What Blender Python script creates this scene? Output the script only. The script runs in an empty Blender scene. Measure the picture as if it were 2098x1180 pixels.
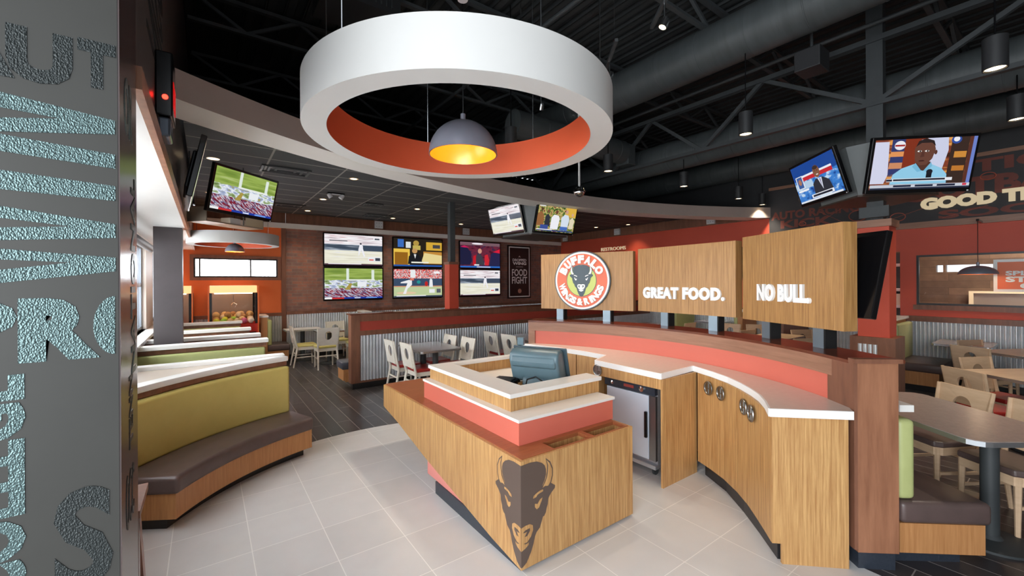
import bpy, bmesh, math, random
from math import sin, cos, pi, radians, atan2, hypot, sqrt
from mathutils import Matrix, Vector
random.seed(7)
SC = bpy.context.scene
COL = SC.collection

# ------------------------------------------------------------------ camera
YAW = radians(36.1); ROLL = radians(0.3); EYE = 1.7; FPX = 860.0
F = Vector((sin(YAW), cos(YAW), 0)); R = Vector((cos(YAW), -sin(YAW), 0)); U = Vector((0, 0, 1))
cd = bpy.data.cameras.new('camera'); cam = bpy.data.objects.new('camera', cd); COL.objects.link(cam)
cd.sensor_width = 36; cd.lens = 36 * FPX / 2098; cd.shift_y = -12 / 2098; cd.clip_start = 0.05
rx = R * cos(ROLL) - U * sin(ROLL); ux = R * sin(ROLL) + U * cos(ROLL)
m = Matrix((rx, ux, -F)).transposed().to_4x4(); m.translation = (0, 0, EYE)
cam.matrix_world = m
SC.camera = cam

# ------------------------------------------------------------------ world, view and daylight
w = bpy.data.worlds.new('world'); SC.world = w; w.use_nodes = True
w.node_tree.nodes['Background'].inputs[0].default_value = (0.86, 0.93, 1.0, 1)
w.node_tree.nodes['Background'].inputs[1].default_value = 1.25
SC.view_settings.view_transform = 'Standard'; SC.view_settings.look = 'None'
SC.view_settings.exposure = 0.45; SC.view_settings.gamma = 1.0; SC.view_settings.use_curve_mapping = False

def light(name, kind, loc, energy, color=(1, 1, 1), size=0.1, size_y=None, aim=None, spot=None, blend=0.5):
    l = bpy.data.lights.new(name, kind); l.energy = energy; l.color = color
    if kind == 'AREA':
        l.size = size
        if size_y: l.shape = 'RECTANGLE'; l.size_y = size_y
    else:
        l.shadow_soft_size = size
    if kind == 'SPOT': l.spot_size = radians(spot or 80); l.spot_blend = blend
    o = bpy.data.objects.new(name, l); COL.objects.link(o); o.location = loc
    if aim is not None:
        o.rotation_euler = (Vector(aim) - Vector(loc)).to_track_quat('-Z', 'Y').to_euler()
    return o
# daylight through the glazed entrance front behind the camera and through the side windows
light('daylight_entrance', 'AREA', (-3.4, -.9, 1.6), 235, (0.93, 0.97, 1.0), 4.0, 2.6, (2.5, 2.2, .5))
light('daylight_near_window', 'AREA', (-0.98, 3.4, 1.65), 42, (0.93, 0.97, 1.0), 2.2, 1.2, (3, 3.6, 1.1))
light('daylight_side_window', 'AREA', (-0.98, 6.7, 1.65), 80, (0.93, 0.97, 1.0), 3.0, 1.2, (3, 6.7, 1.0))
light('daylight_back_window', 'AREA', (0.55, 10.9, 2.03), 25, (0.95, 0.97, 1.0), 1.5, 0.45, (0.6, 6, 0.8))

# ------------------------------------------------------------------ helpers
ORG = {}
def lin(c):
    return tuple(((v / 255) / 12.92 if v / 255 <= 0.04045 else ((v / 255 + 0.055) / 1.055) ** 2.4) for v in c)
MATS = {}
def mat(name, rgb, rough=0.5, metal=0.0, kind=None, rgb2=None, scale=(1, 1, 1), bump=0.0, emit=0.0, coat=0.0, detail=4, contrast=0.35, rot=(0, 0, 0), shift=(0, 0, 0), **kw):
    if name in MATS: return MATS[name]
    m = bpy.data.materials.new(name); m.use_nodes = True
    nt = m.node_tree; N = nt.nodes; L = nt.links; b = N['Principled BSDF']
    c1 = lin(rgb) + (1,)
    b.inputs['Base Color'].default_value = c1
    b.inputs['Roughness'].default_value = rough; b.inputs['Metallic'].default_value = metal
    if coat: b.inputs['Coat Weight'].default_value = coat; b.inputs['Coat Roughness'].default_value = 0.15
    if emit:
        b.inputs['Emission Color'].default_value = c1; b.inputs['Emission Strength'].default_value = emit
        b.inputs['Base Color'].default_value = (0, 0, 0, 1)
    if kind:
        tc = N.new('ShaderNodeTexCoord'); mp = N.new('ShaderNodeMapping')
        mp.inputs['Scale'].default_value = scale; mp.inputs['Rotation'].default_value = rot; mp.inputs['Location'].default_value = shift
        L.new(tc.outputs['Object'], mp.inputs['Vector']); vec = mp.outputs['Vector']
    if kind in ('grain', 'noise'):
        n = N.new('ShaderNodeTexNoise'); n.inputs['Scale'].default_value = 1; n.inputs['Detail'].default_value = detail
        n.inputs['Roughness'].default_value = 0.65
        L.new(vec, n.inputs['Vector'])
        r = N.new('ShaderNodeValToRGB'); r.color_ramp.elements[0].position = 0.5 - contrast / 2; r.color_ramp.elements[1].position = 0.5 + contrast / 2
        r.color_ramp.elements[0].color = c1; r.color_ramp.elements[1].color = lin(rgb2 or rgb) + (1,)
        L.new(n.outputs['Fac'], r.inputs['Fac']); L.new(r.outputs['Color'], b.inputs['Base Color'])
        if bump:
            bp = N.new('ShaderNodeBump'); bp.inputs['Strength'].default_value = bump; bp.inputs['Distance'].default_value = 0.01
            L.new(n.outputs['Fac'], bp.inputs['Height']); L.new(bp.outputs['Normal'], b.inputs['Normal'])
    if kind == 'ripple':
        n = N.new('ShaderNodeTexVoronoi'); n.feature = 'SMOOTH_F1'; n.inputs['Scale'].default_value = 1
        L.new(vec, n.inputs['Vector'])
        bp = N.new('ShaderNodeBump'); bp.inputs['Strength'].default_value = bump; bp.inputs['Distance'].default_value = 0.01
        L.new(n.outputs['Distance'], bp.inputs['Height']); L.new(bp.outputs['Normal'], b.inputs['Normal'])
    if kind == 'brick':
        sx = N.new('ShaderNodeSeparateXYZ'); cx = N.new('ShaderNodeCombineXYZ'); L.new(vec, sx.inputs[0])
        ax = kw.get('axes', 'xy'); i = {'x': 0, 'y': 1, 'z': 2}
        L.new(sx.outputs[i[ax[0]]], cx.inputs[0]); L.new(sx.outputs[i[ax[1]]], cx.inputs[1])
        t = N.new('ShaderNodeTexBrick'); L.new(cx.outputs[0], t.inputs['Vector'])
        t.inputs['Scale'].default_value = 1; t.inputs['Brick Width'].default_value = kw['bw']; t.inputs['Row Height'].default_value = kw['bh']
        t.inputs['Mortar Size'].default_value = kw['mortar']; t.inputs['Mortar Smooth'].default_value = 0.1; t.inputs['Bias'].default_value = kw.get('bias', 0)
        t.offset = kw.get('offset', 0.5); t.offset_frequency = 2
        t.inputs['Color1'].default_value = c1; t.inputs['Color2'].default_value = lin(rgb2 or rgb) + (1,); t.inputs['Mortar'].default_value = lin(kw['mcol']) + (1,)
        n = N.new('ShaderNodeTexNoise'); n.inputs['Scale'].default_value = kw.get('ns', 6); n.inputs['Detail'].default_value = 5
        L.new(tc.outputs['Object'], n.inputs['Vector'])
        mx = N.new('ShaderNodeMix'); mx.data_type = 'RGBA'; mx.blend_type = 'OVERLAY'; mx.inputs['Factor'].default_value = kw.get('var', 0.25)
        L.new(t.outputs['Color'], mx.inputs[6]); L.new(n.outputs['Fac'], mx.inputs[7]); L.new(mx.outputs[2], b.inputs['Base Color'])
        if bump:
            bp = N.new('ShaderNodeBump'); bp.inputs['Strength'].default_value = bump; bp.inputs['Distance'].default_value = 0.01; bp.invert = True
            L.new(t.outputs['Fac'], bp.inputs['Height']); L.new(bp.outputs['Normal'], b.inputs['Normal'])
    MATS[name] = m
    return m

def obj(name, bm, m, parent=None, world=False, smooth=None, bevel=0.0, **props):
    """links a bmesh as ONE mesh object; world=True: the shape is given in world coordinates"""
    if world and parent is not None:
        bmesh.ops.translate(bm, verts=bm.verts, vec=-Vector(ORG.get(parent.name, (0, 0, 0))))
    bmesh.ops.recalc_face_normals(bm, faces=bm.faces) if not props.pop('keep', False) else None
    me = bpy.data.meshes.new(name); bm.to_mesh(me); bm.free()
    for x in (m if isinstance(m, (list, tuple)) else [m]): me.materials.append(x)
    o = bpy.data.objects.new(name, me); COL.objects.link(o)
    if bevel:
        b = o.modifiers.new('bevel', 'BEVEL'); b.width = bevel; b.segments = 4 if bevel > .015 else 2; b.limit_method = 'ANGLE'; b.angle_limit = radians(40)
        if bevel > .015 and smooth is None: smooth = 40
    if smooth is not None:
        for p in me.polygons: p.use_smooth = True
        mod = o.modifiers.new('edges', 'EDGE_SPLIT'); mod.split_angle = radians(smooth)
    if parent is not None: o.parent = parent; ORG[o.name] = ORG.get(parent.name, (0, 0, 0))
    for k, v in props.items(): o[k] = v
    return o
def thing(name, label, cat, loc=(0, 0, 0), rot=(0, 0, 0), group=None):
    o = bpy.data.objects.new(name, None); COL.objects.link(o); o.location = loc; o.rotation_euler = rot
    o.empty_display_size = 0.05
    o['label'] = label; o['category'] = cat
    if group: o['group'] = group
    ORG[o.name] = tuple(loc)
    return o
def tag(o, label, cat, group=None):
    o['label'] = label; o['category'] = cat
    if group: o['group'] = group
    return o
def struct(name, bm, m, **kw):
    o = obj(name, bm, m, **kw); o['kind'] = 'structure'; return o
def dup(root, loc, rz=None, label=None, group=None, hide=()):
    r = root.copy(); COL.objects.link(r); r.location = loc
    if rz is not None: r.rotation_euler = (root.rotation_euler[0], root.rotation_euler[1], rz)
    if label: r['label'] = label
    if group: r['group'] = group
    for ch in list(root.children):
        c = ch.copy(); COL.objects.link(c); c.parent = r
        for g in ch.children:
            d = g.copy(); COL.objects.link(d); d.parent = c
    return r
def new(): return bmesh.new()
def box(bm, x0, x1, y0, y1, z0, z1, M=None, mi=0):
    v = [bm.verts.new((x, y, z)) for x in (x0, x1) for y in (y0, y1) for z in (z0, z1)]
    fs = [(0, 1, 3, 2), (4, 6, 7, 5), (0, 4, 5, 1), (2, 3, 7, 6), (0, 2, 6, 4), (1, 5, 7, 3)]
    for f in fs:
        q = bm.faces.new([v[i] for i in f]); q.material_index = mi
    if M is not None: bmesh.ops.transform(bm, matrix=M, verts=v)
    return bm
def B(x0, x1, y0, y1, z0, z1, M=None): return box(new(), x0, x1, y0, y1, z0, z1, M)
def prism(bm, pts, z0, z1, M=None, mi=0):
    a = [bm.verts.new((p[0], p[1], z0)) for p in pts]; b = [bm.verts.new((p[0], p[1], z1)) for p in pts]
    n = len(pts)
    fl = [bm.faces.new(a[::-1]), bm.faces.new(b)]
    for i in range(n): fl.append(bm.faces.new((a[i], a[(i + 1) % n], b[(i + 1) % n], b[i])))
    for f in fl: f.material_index = mi
    if M is not None: bmesh.ops.transform(bm, matrix=M, verts=a + b)
    return bm
def arcpts(c, r, a0, a1, n): return [(c[0] + r * cos(radians(a0 + (a1 - a0) * i / n)), c[1] + r * sin(radians(a0 + (a1 - a0) * i / n))) for i in range(n + 1)]
def arc(bm, c, r0, r1, a0, a1, z0, z1, n=48):
    """a curved wall block: built of quads so it stays clean"""
    full = abs(a1 - a0) >= 360
    rows = []
    k = n if full else n + 1
    for i in range(k):
        a = radians(a0 + (a1 - a0) * i / n)
        rows.append([bm.verts.new((c[0] + r * cos(a), c[1] + r * sin(a), z)) for r, z in ((r0, z0), (r1, z0), (r1, z1), (r0, z1))])
    for i in range(n):
        p, q = rows[i], rows[(i + 1) % k]
        for j in range(4): bm.faces.new((p[j], p[(j + 1) % 4], q[(j + 1) % 4], q[j]))
    if not full: bm.faces.new(rows[0]); bm.faces.new(rows[-1][::-1])
    return bm
def A(*a, **k): return arc(new(), *a, **k)
def tube(bm, pts, r, n=8, cap=True):
    pts = [Vector(p) for p in pts]; rings = []
    for i, p in enumerate(pts):
        d = (pts[min(i + 1, len(pts) - 1)] - pts[max(i - 1, 0)]).normalized()
        up = Vector((0, 0, 1)) if abs(d.z) < 0.9 else Vector((1, 0, 0))
        s = d.cross(up).normalized(); t = s.cross(d)
        rr = r[i] if isinstance(r, (list, tuple)) else r
        rings.append([bm.verts.new(p + s * rr * cos(2 * pi * k / n) + t * rr * sin(2 * pi * k / n)) for k in range(n)])
    for i in range(len(rings) - 1):
        for k in range(n): bm.faces.new((rings[i][k], rings[i][(k + 1) % n], rings[i + 1][(k + 1) % n], rings[i + 1][k]))
    if cap: bm.faces.new(rings[0][::-1]); bm.faces.new(rings[-1])
    return bm
def T(pts, r, n=8): return tube(new(), pts, r, n)
def lathe(bm, prof, c=(0, 0, 0), n=32, M=None):
    rings = []; vs = []
    for r, z in prof:
        if r < 1e-6: ring = [bm.verts.new((c[0], c[1], c[2] + z))] * n
        else: ring = [bm.verts.new((c[0] + r * cos(2 * pi * k / n), c[1] + r * sin(2 * pi * k / n), c[2] + z)) for k in range(n)]
        rings.append(ring); vs += list(dict.fromkeys(ring))
    for a, b in zip(rings, rings[1:]):
        for k in range(n):
            f = list(dict.fromkeys((a[k], a[(k + 1) % n], b[(k + 1) % n], b[k])))
            if len(f) > 2:
                try: bm.faces.new(f)
                except ValueError: pass
    if M is not None: bmesh.ops.transform(bm, matrix=M, verts=vs)
    return bm
def beam(bm, p, q, w, h=None):
    """a straight bar of w x h between two points"""
    h = h or w; p = Vector(p); q = Vector(q); d = (q - p); L = d.length; d.normalize()
    up = Vector((0, 0, 1)) if abs(d.z) < 0.95 else Vector((0, 1, 0))
    s = d.cross(up).normalized(); t = s.cross(d)
    M = Matrix((s, d, t)).transposed().to_4x4(); M.translation = p
    return box(bm, -w / 2, w / 2, 0, L, -h / 2, h / 2, M)
def angle_frame(p0, p1):
    """frame: local x runs from p0 to p1 on plan, local y points left of it, z up"""
    d = Vector((p1[0] - p0[0], p1[1] - p0[1], 0)); L = d.length; d.normalize()
    M = Matrix((d, Vector((-d.y, d.x, 0)), Vector((0, 0, 1)))).transposed().to_4x4(); M.translation = (p0[0], p0[1], 0)
    return M, L
def face_frame(origin, right, up, normal):
    M = Matrix((Vector(right).normalized(), Vector(up).normalized(), Vector(normal).normalized())).transposed().to_4x4()
    M.translation = origin; return M

def text_bm(s, M, w=None, h=None, depth=0.004, bold=0.0, bm=None, sp=1.0):
    """real lettering, in the local xy plane of M, filling a box w x h whose lower left corner is the origin"""
    cu = bpy.data.curves.new('t', 'FONT'); cu.body = s; cu.size = 1; cu.offset = bold; cu.resolution_u = 3
    cu.extrude = 0.5; cu.space_character = sp; cu.align_x = 'LEFT'
    o = bpy.data.objects.new('t', cu); COL.objects.link(o)
    me = bpy.data.meshes.new_from_object(o.evaluated_get(bpy.context.evaluated_depsgraph_get()))
    bpy.data.objects.remove(o); bpy.data.curves.remove(cu)
    t = bmesh.new(); t.from_mesh(me); bpy.data.meshes.remove(me)
    xs_ = [v.co.x for v in t.verts]; ys_ = [v.co.y for v in t.verts]
    x0, x1, y0, y1 = min(xs_), max(xs_), min(ys_), max(ys_)
    sy = (h / (y1 - y0)) if h else w / (x1 - x0); sx = (w / (x1 - x0)) if w else sy
    for v in t.verts: v.co = Vector(((v.co.x - x0) * sx, (v.co.y - y0) * sy, (v.co.z + 0.5) * depth))
    bmesh.ops.transform(t, matrix=M, verts=t.verts)
    if bm is None: return t
    me = bpy.data.meshes.new('x'); t.to_mesh(me); t.free(); bm.from_mesh(me); bpy.data.meshes.remove(me)
    return bm
def ring_text(s, c, r, h, a_start, a_end, M, outward=True, depth=0.01, bold=0.03, bm=None):
    bm = bm or new(); n = len(s)
    for i, ch in enumerate(s):
        if ch == ' ': continue
        a = radians(a_start + (a_end - a_start) * (i + 0.5) / n)
        rot = a - pi / 2 if outward else a + pi / 2
        w = h * (0.95 if ch in 'WMNO&' else 0.4 if ch == 'I' else 0.8)
        X = Vector((cos(rot), sin(rot), 0)); Y = Vector((-sin(rot), cos(rot), 0))
        P = Vector((c[0] + r * cos(a), c[1] + r * sin(a), 0)) - X * w / 2 - Y * h / 2
        m = Matrix((X, Y, Vector((0, 0, 1)))).transposed().to_4x4(); m.translation = P
        text_bm(ch, M @ m, w, h, depth, bold, bm=bm)
    return bm
def poly(bm, pts, z0, z1, M=None, mi=0): return prism(bm, pts, z0, z1, M, mi)
def ell(cx, cy, rx, ry, n=14): return [(cx + rx * cos(2 * pi * k / n), cy + ry * sin(2 * pi * k / n)) for k in range(n)]

# bison head outline, right half, x = distance from the centre line, y = height, unit: head height
HB = [(0, 1.0), (.08, 1.005), (.14, .995), (.185, .965), (.212, .93), (.224, .885), (.224, .835), (.212, .785), (.192, .74), (.19, .71), (.25, .705), (.27, .73), (.31, .69), (.308, .665), (.27, .625), (.245, .585), (.24, .53), (.228, .49), (.222, .455), (.207, .425), (.193, .42), (.182, .38), (.165, .325), (.135, .295), (.12, .26), (.105, .19), (.085, .125), (.06, .07), (.045, .04), (.012, .012), (0, .01)]
HORN = [(.222, 1.0), (.265, .95), (.289, .875), (.289, .8), (.273, .735), (.25, .70), (.18, .70), (.203, .75), (.224, .8), (.234, .86), (.236, .92)]
HORNL = [(.229, .978), (.257, .94), (.279, .872), (.279, .803), (.263, .742), (.243, .712), (.212, .722), (.192, .712), (.214, .755), (.233, .8), (.243, .86), (.245, .92)]
BROW = [(.195, .695), (.17, .695), (.14, .683), (.11, .665), (.105, .64), (.13, .643), (.148, .665), (.195, .677)]
EYE2 = [(.19, .615), (.168, .607), (.145, .57), (.12, .582), (.12, .55), (.137, .52), (.157, .53), (.18, .585)]
NOSE = [(0, .395), (.035, .405), (.075, .403), (.1, .38), (.103, .335), (.085, .28), (.055, .245), (.065, .235), (.06, .205), (.035, .185), (0, .17)]
NOST = [(.013, .345), (.035, .362), (.073, .365), (.075, .34), (.05, .3), (.028, .3), (.043, .33), (.05, .34), (.03, .34)]
MOUTH = [(.02, .237), (.05, .238), (.068, .25), (.06, .228), (.035, .225)]
def bison(bm_dark, bm_light, M, size, side, z=0.0, horn_light=True, dz=0.0012, wx=1.42):
    def tr(pts): return [(side * x * size * wx, y * size) for x, y in (pts if side > 0 else pts[::-1])]
    poly(bm_dark, tr(HB), z, z + dz, M); poly(bm_dark, tr(HORN), z, z + dz * .9, M)
    for p in ((HORNL,) if horn_light else ()) + (BROW, EYE2, NOSE): poly(bm_light, tr(p), z + dz, z + 1.8 * dz, M)
    for p in (NOST, MOUTH): poly(bm_dark, tr(p), z + 1.8 * dz, z + 2.5 * dz, M)

# ------------------------------------------------------------------ materials
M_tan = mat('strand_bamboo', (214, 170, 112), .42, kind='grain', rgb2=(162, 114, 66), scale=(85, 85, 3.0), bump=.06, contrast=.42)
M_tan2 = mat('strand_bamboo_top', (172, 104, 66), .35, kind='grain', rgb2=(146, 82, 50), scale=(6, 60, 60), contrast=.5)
M_sign = mat('sign_bamboo', (192, 146, 90), .4, kind='grain', rgb2=(146, 102, 56), scale=(70, 70, 2.5), bump=.05, contrast=.4)
M_bench = mat('bench_veneer', (205, 150, 98), .42, kind='grain', rgb2=(168, 112, 66), scale=(70, 70, 3), contrast=.6)
M_brown = mat('stained_wood', (140, 94, 72), .4, kind='grain', rgb2=(108, 70, 53), scale=(14, 14, 2.2), contrast=.5, bump=.05)
M_post = mat('stained_alder', (172, 120, 90), .38, kind='grain', rgb2=(134, 88, 64), scale=(16, 16, 1.8), contrast=.45, bump=.05)
M_rail = mat('rail_wood', (166, 122, 98), .4, kind='grain', rgb2=(136, 96, 74), scale=(3, 3, 40), contrast=.5)
M_cap = mat('rail_cap_wood', (120, 66, 46), .22, kind='grain', rgb2=(86, 44, 32), scale=(5, 5, 20), contrast=.5)
M_white = mat('white_solid_surface', (238, 236, 232), .28, kind='noise', rgb2=(234, 232, 228), scale=(9, 9, 9), contrast=.5)
M_quartz = mat('pale_stone_counter', (226, 210, 198), .25, kind='noise', rgb2=(220, 202, 190), scale=(30, 30, 30), contrast=.5)
M_salmon = mat('salmon_paint', (214, 112, 94), .38, kind='noise', rgb2=(211, 109, 91), scale=(3, 3, 3))
M_pink = mat('salmon_gloss_panel', (232, 146, 138), .4, kind='noise', rgb2=(228, 142, 134), scale=(3, 3, 3))
M_orange = mat('orange_wall_paint', (222, 112, 52), .55, kind='noise', rgb2=(216, 106, 48), scale=(2, 2, 2))
M_red = mat('red_wall_paint', (204, 80, 56), .55, kind='noise', rgb2=(199, 76, 54), scale=(2, 2, 2))
M_redp = mat('red_panel', (176, 68, 54), .45, kind='noise', rgb2=(170, 65, 51), scale=(2, 2, 2))
M_black = mat('black_paint', (38, 39, 41), .55, kind='noise', rgb2=(33, 34, 36), scale=(3, 3, 3))
M_kick = mat('dark_toe_kick', (52, 58, 68), .35, kind='noise', rgb2=(44, 50, 60), scale=(60, 60, 60))
M_kickb = mat('black_toe_kick', (40, 40, 42), .35, kind='noise', rgb2=(34, 34, 36), scale=(20, 20, 20))
M_steeld = mat('painted_dark_steel', (62, 66, 68), .55, kind='noise', rgb2=(54, 58, 60), scale=(4, 4, 4))
M_duct = mat('dark_spiral_duct', (70, 75, 76), .5, kind='noise', rgb2=(60, 65, 66), scale=(2, 14, 2))
M_deck = mat('dark_roof_deck', (50, 53, 54), .75, kind='noise', rgb2=(42, 45, 46), scale=(2, 2, 2))
M_steel = mat('stainless_steel', (206, 210, 216), .38, .7, kind='noise', rgb2=(192, 198, 206), scale=(2, 2, 40))
M_corr = mat('galvanised_sheet', (226, 230, 234), .3, .45, kind='noise', rgb2=(206, 210, 214), scale=(4, 4, 4))
M_chrome = mat('polished_metal', (220, 222, 224), .14, 1.0)
M_post_s = mat('painted_steel_post', (128, 142, 152), .3, .6)
M_green = mat('green_vinyl', (186, 192, 130), .4, kind='noise', rgb2=(180, 186, 124), scale=(8, 8, 8), bump=.03)
M_olive = mat('olive_vinyl', (208, 190, 112), .38, kind='noise', rgb2=(202, 184, 106), scale=(6, 6, 6), bump=.03)
M_leather = mat('dark_brown_vinyl', (96, 79, 76), .36, kind='noise', rgb2=(88, 73, 70), scale=(9, 9, 9), bump=.04)
M_redv = mat('red_vinyl', (168, 44, 38), .3, kind='noise', rgb2=(156, 40, 34), scale=(9, 9, 9))
M_yelv = mat('yellow_green_vinyl', (216, 206, 128), .35, kind='noise', rgb2=(206, 196, 118), scale=(9, 9, 9))
M_maple = mat('pale_maple', (226, 196, 164), .4, kind='grain', rgb2=(206, 172, 138), scale=(6, 6, 30), contrast=.6)
M_wash = mat('washed_maple', (232, 226, 214), .42, kind='grain', rgb2=(220, 212, 198), scale=(8, 8, 25), contrast=.6)
M_tabg = mat('grey_table_laminate', (158, 144, 136), .25, kind='noise', rgb2=(148, 134, 127), scale=(40, 40, 40))
M_tabs = mat('silver_table_laminate', (176, 180, 186), .22, .3, kind='noise', rgb2=(164, 168, 175), scale=(40, 40, 40))
M_tabw = mat('wood_table_laminate', (216, 186, 150), .3, kind='grain', rgb2=(196, 162, 122), scale=(4, 30, 30))
M_edge = mat('aluminium_edge', (214, 218, 222), .25, .9)
M_ringw = mat('white_drum_paint', (208, 207, 204), .6, kind='noise', rgb2=(205, 204, 201), scale=(2, 2, 2))
M_ringo = mat('orange_drum_lining', (226, 96, 58), .5, kind='noise', rgb2=(220, 92, 54), scale=(2, 2, 2))
M_fascia = mat('fascia_taupe', (172, 158, 150), .55, kind='noise', rgb2=(166, 152, 144), scale=(1.5, 1.5, 1.5))  # fascia toned darker than the soffit underside
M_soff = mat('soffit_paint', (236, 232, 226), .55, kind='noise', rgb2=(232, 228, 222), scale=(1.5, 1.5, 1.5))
M_lampo = mat('grey_lamp_metal', (142, 144, 156), .35, .3, kind='noise', rgb2=(134, 136, 148), scale=(3, 3, 3))
M_lampi = mat('gold_lamp_lining', (240, 132, 24), .3)
M_dfloor = mat('dark_wood_look_tile', (72, 66, 66), .28, kind='brick', rgb2=(54, 51, 54), bw=1.2, bh=.16, mortar=.0035, mcol=(150, 142, 138), axes='yx', var=.35, ns=3, bump=.15)
M_tile = mat('beige_entry_tile', (222, 220, 220), .3, kind='brick', rgb2=(215, 213, 212), bw=.42, bh=.42, mortar=.0028, mcol=(246, 244, 242), axes='xy', var=.15, ns=5, offset=0.0, shift=(-.65, -.18, 0), bump=.1)
M_brick = mat('red_brown_brick', (166, 108, 88), .8, kind='brick', rgb2=(130, 100, 92), bw=.21, bh=.07, mortar=.006, mcol=(140, 120, 108), axes='xz', var=.4, ns=9, bump=.3)
M_ctile = mat('dark_ceiling_tile', (66, 68, 70), .8, kind='brick', rgb2=(62, 64, 66), bw=.92, bh=.46, mortar=.012, mcol=(150, 145, 140), axes='xy', var=.2, ns=30, offset=0.0, shift=(-1.58, -.1, 0))
M_pillar = mat('dark_grey_pillar_paint', (52, 51, 47), .42, kind='noise', rgb2=(48, 47, 43), scale=(3, 3, 3), bump=.02)
M_side = mat('mauve_brown_pillar_paint', (92, 76, 74), .22, kind='noise', rgb2=(84, 70, 69), scale=(3, 3, 3))
M_film = mat('rippled_silver_film', (86, 104, 104), .33, .7, kind='ripple', scale=(330, 330, 240), bump=.35)
M_filmd = mat('rippled_dark_film', (40, 45, 45), .4, .4, kind='ripple', scale=(330, 330, 240), bump=.35)
M_mural = mat('charcoal_mural_paint', (52, 50, 52), .6, kind='noise', rgb2=(46, 44, 46), scale=(3, 3, 3))
M_muralt = mat('rust_mural_lettering', (128, 62, 48), .6, kind='noise', rgb2=(112, 54, 42), scale=(3, 3, 3))
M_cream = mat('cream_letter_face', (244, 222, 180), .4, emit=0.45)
M_letter = mat('white_letter', (246, 246, 244), .4)
M_logo_or = mat('logo_orange', (226, 108, 72), .4)
M_logo_gr = mat('logo_green', (196, 208, 110), .4)
M_logo_bl = mat('logo_slate', (64, 80, 90), .4)
M_bisond = mat('bison_dark_inlay', (92, 76, 68), .45)
M_bez = mat('black_gloss_bezel', (14, 14, 16), .18)
M_tvback = mat('tv_back_plastic', (40, 43, 48), .35, kind='noise', rgb2=(34, 37, 42), scale=(6, 6, 6))
M_glass = mat('window_glass', (255, 255, 255), .02)
g = M_glass.node_tree.nodes['Principled BSDF']; g.inputs['Transmission Weight'].default_value = 1.0; g.inputs['IOR'].default_value = 1.05
M_pos = mat('terminal_grey_plastic', (92, 116, 126), .35, kind='noise', rgb2=(84, 108, 118), scale=(5, 5, 5))
M_spk = mat('speaker_grille_white', (206, 208, 210), .5)
M_lit = mat('lamp_glow', (255, 236, 196), emit=14.0)
M_lit2 = mat('downlight_glow', (255, 226, 180), emit=5.0)
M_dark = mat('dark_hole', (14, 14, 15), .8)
M_column = mat('dark_column_paint', (66, 60, 62), .5, kind='noise', rgb2=(60, 54, 56), scale=(3, 3, 3))

# ------------------------------------------------------------------ room shell
XW, XB = -0.72, -0.2            # window wall, bulkhead face
XR, YB = 9.8, 10.6              # far right wall, back wall
ZBAY = 2.38                     # ceiling over the window bay
ZS, ZST, ZC = 3.05, 3.27, 3.27  # soffit underside, soffit top, tiled ceiling
CS = (4.87, -3.72); RS0, RS1 = 9.14, 9.54
BC = (1.07, 2.55)               # centre of the curved bar
ZD = 5.0

struct('floor', B(-1.1, 12.5, -4, 12.2, -0.2, 0.0), M_dfloor)
tc_ = (1.46, 2.68)
pts = [(-.81, -4)] + arcpts(tc_, 2.27, 180, 38.5, 40) + arcpts(BC, 2.70, 34, -40.4, 30) + [(3.12, .55), (2.9, -4)]
struct('floor_entry_tile', prism(new(), pts, 0.0, 0.004), M_tile)
def zig(y0, y1, x0, x1):
    bm = new(); pitch = .2; n = int((x1 - x0) / pitch)
    for i in range(n):                    # ribs of the metal deck run along y
        xa = x0 + i * pitch
        box(bm, xa, xa + .1, y0, y1, ZD, ZD + .02); box(bm, xa + .1, xa + .2, y0, y1, ZD + .06, ZD + .08)
        box(bm, xa + .09, xa + .11, y0, y1, ZD, ZD + .08); box(bm, xa + .19, xa + .21, y0, y1, ZD, ZD + .08)
    return bm
struct('ceiling', zig(-3.5, YB, -1.0, XR + .2), M_deck)
# tiled lower ceiling behind the curved soffit
a0 = math.degrees(atan2(YB + 0, 0))
R1c = RS1 - .02
aL = math.degrees(math.acos((XB + .03 - CS[0]) / R1c)); aR = math.degrees(math.acos((XR - CS[0]) / R1c))
pts = arcpts(CS, R1c, aL, aR, 60) + [(XR, YB), (XB + .03, YB)]
struct('ceiling_tiled', prism(new(), pts, ZC, ZC + .04), M_ctile)
# the sweeping soffit band, its fascia
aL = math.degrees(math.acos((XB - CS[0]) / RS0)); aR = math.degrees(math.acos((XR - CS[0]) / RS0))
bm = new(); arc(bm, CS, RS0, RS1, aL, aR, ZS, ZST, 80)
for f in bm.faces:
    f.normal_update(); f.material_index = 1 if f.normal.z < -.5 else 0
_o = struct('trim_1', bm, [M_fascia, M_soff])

def wall_holes(axis, c0, c1, a0, a1, z0, z1, holes):
    """wall slab; holes = [(a0,a1,z0,z1)] ; axis 'x' = plane x const"""
    bm = new(); cuts = sorted(holes); a = a0
    def bx(p, q, r, s):
        if q - p < 1e-4 or s - r < 1e-4: return
        if axis == 'x': box(bm, c0, c1, p, q, r, s)
        else: box(bm, p, q, c0, c1, r, s)
    for h in cuts:
        bx(a, h[0], z0, z1); bx(h[0], h[1], z0, h[2]); bx(h[0], h[1], h[3], z1); a = h[1]
    bx(a, a1, z0, z1)
    return bm
WL = [(2.25, 4.6, 1.03, 2.26), (5.0, 8.25, 1.03, 2.26), (9.2, 10.2, 1.03, 2.26)]
struct('wall_left', wall_holes('x', XW - .14, XW, 1.9, YB, 0, ZBAY, WL), mat('white_wall_paint', (222, 208, 196), .5, kind='noise', rgb2=(216, 202, 190), scale=(2, 2, 2)))
struct('ceiling_window_bay', B(XW - .1, XB, 1.9, YB, ZBAY, ZBAY + .05), M_white)
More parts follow.
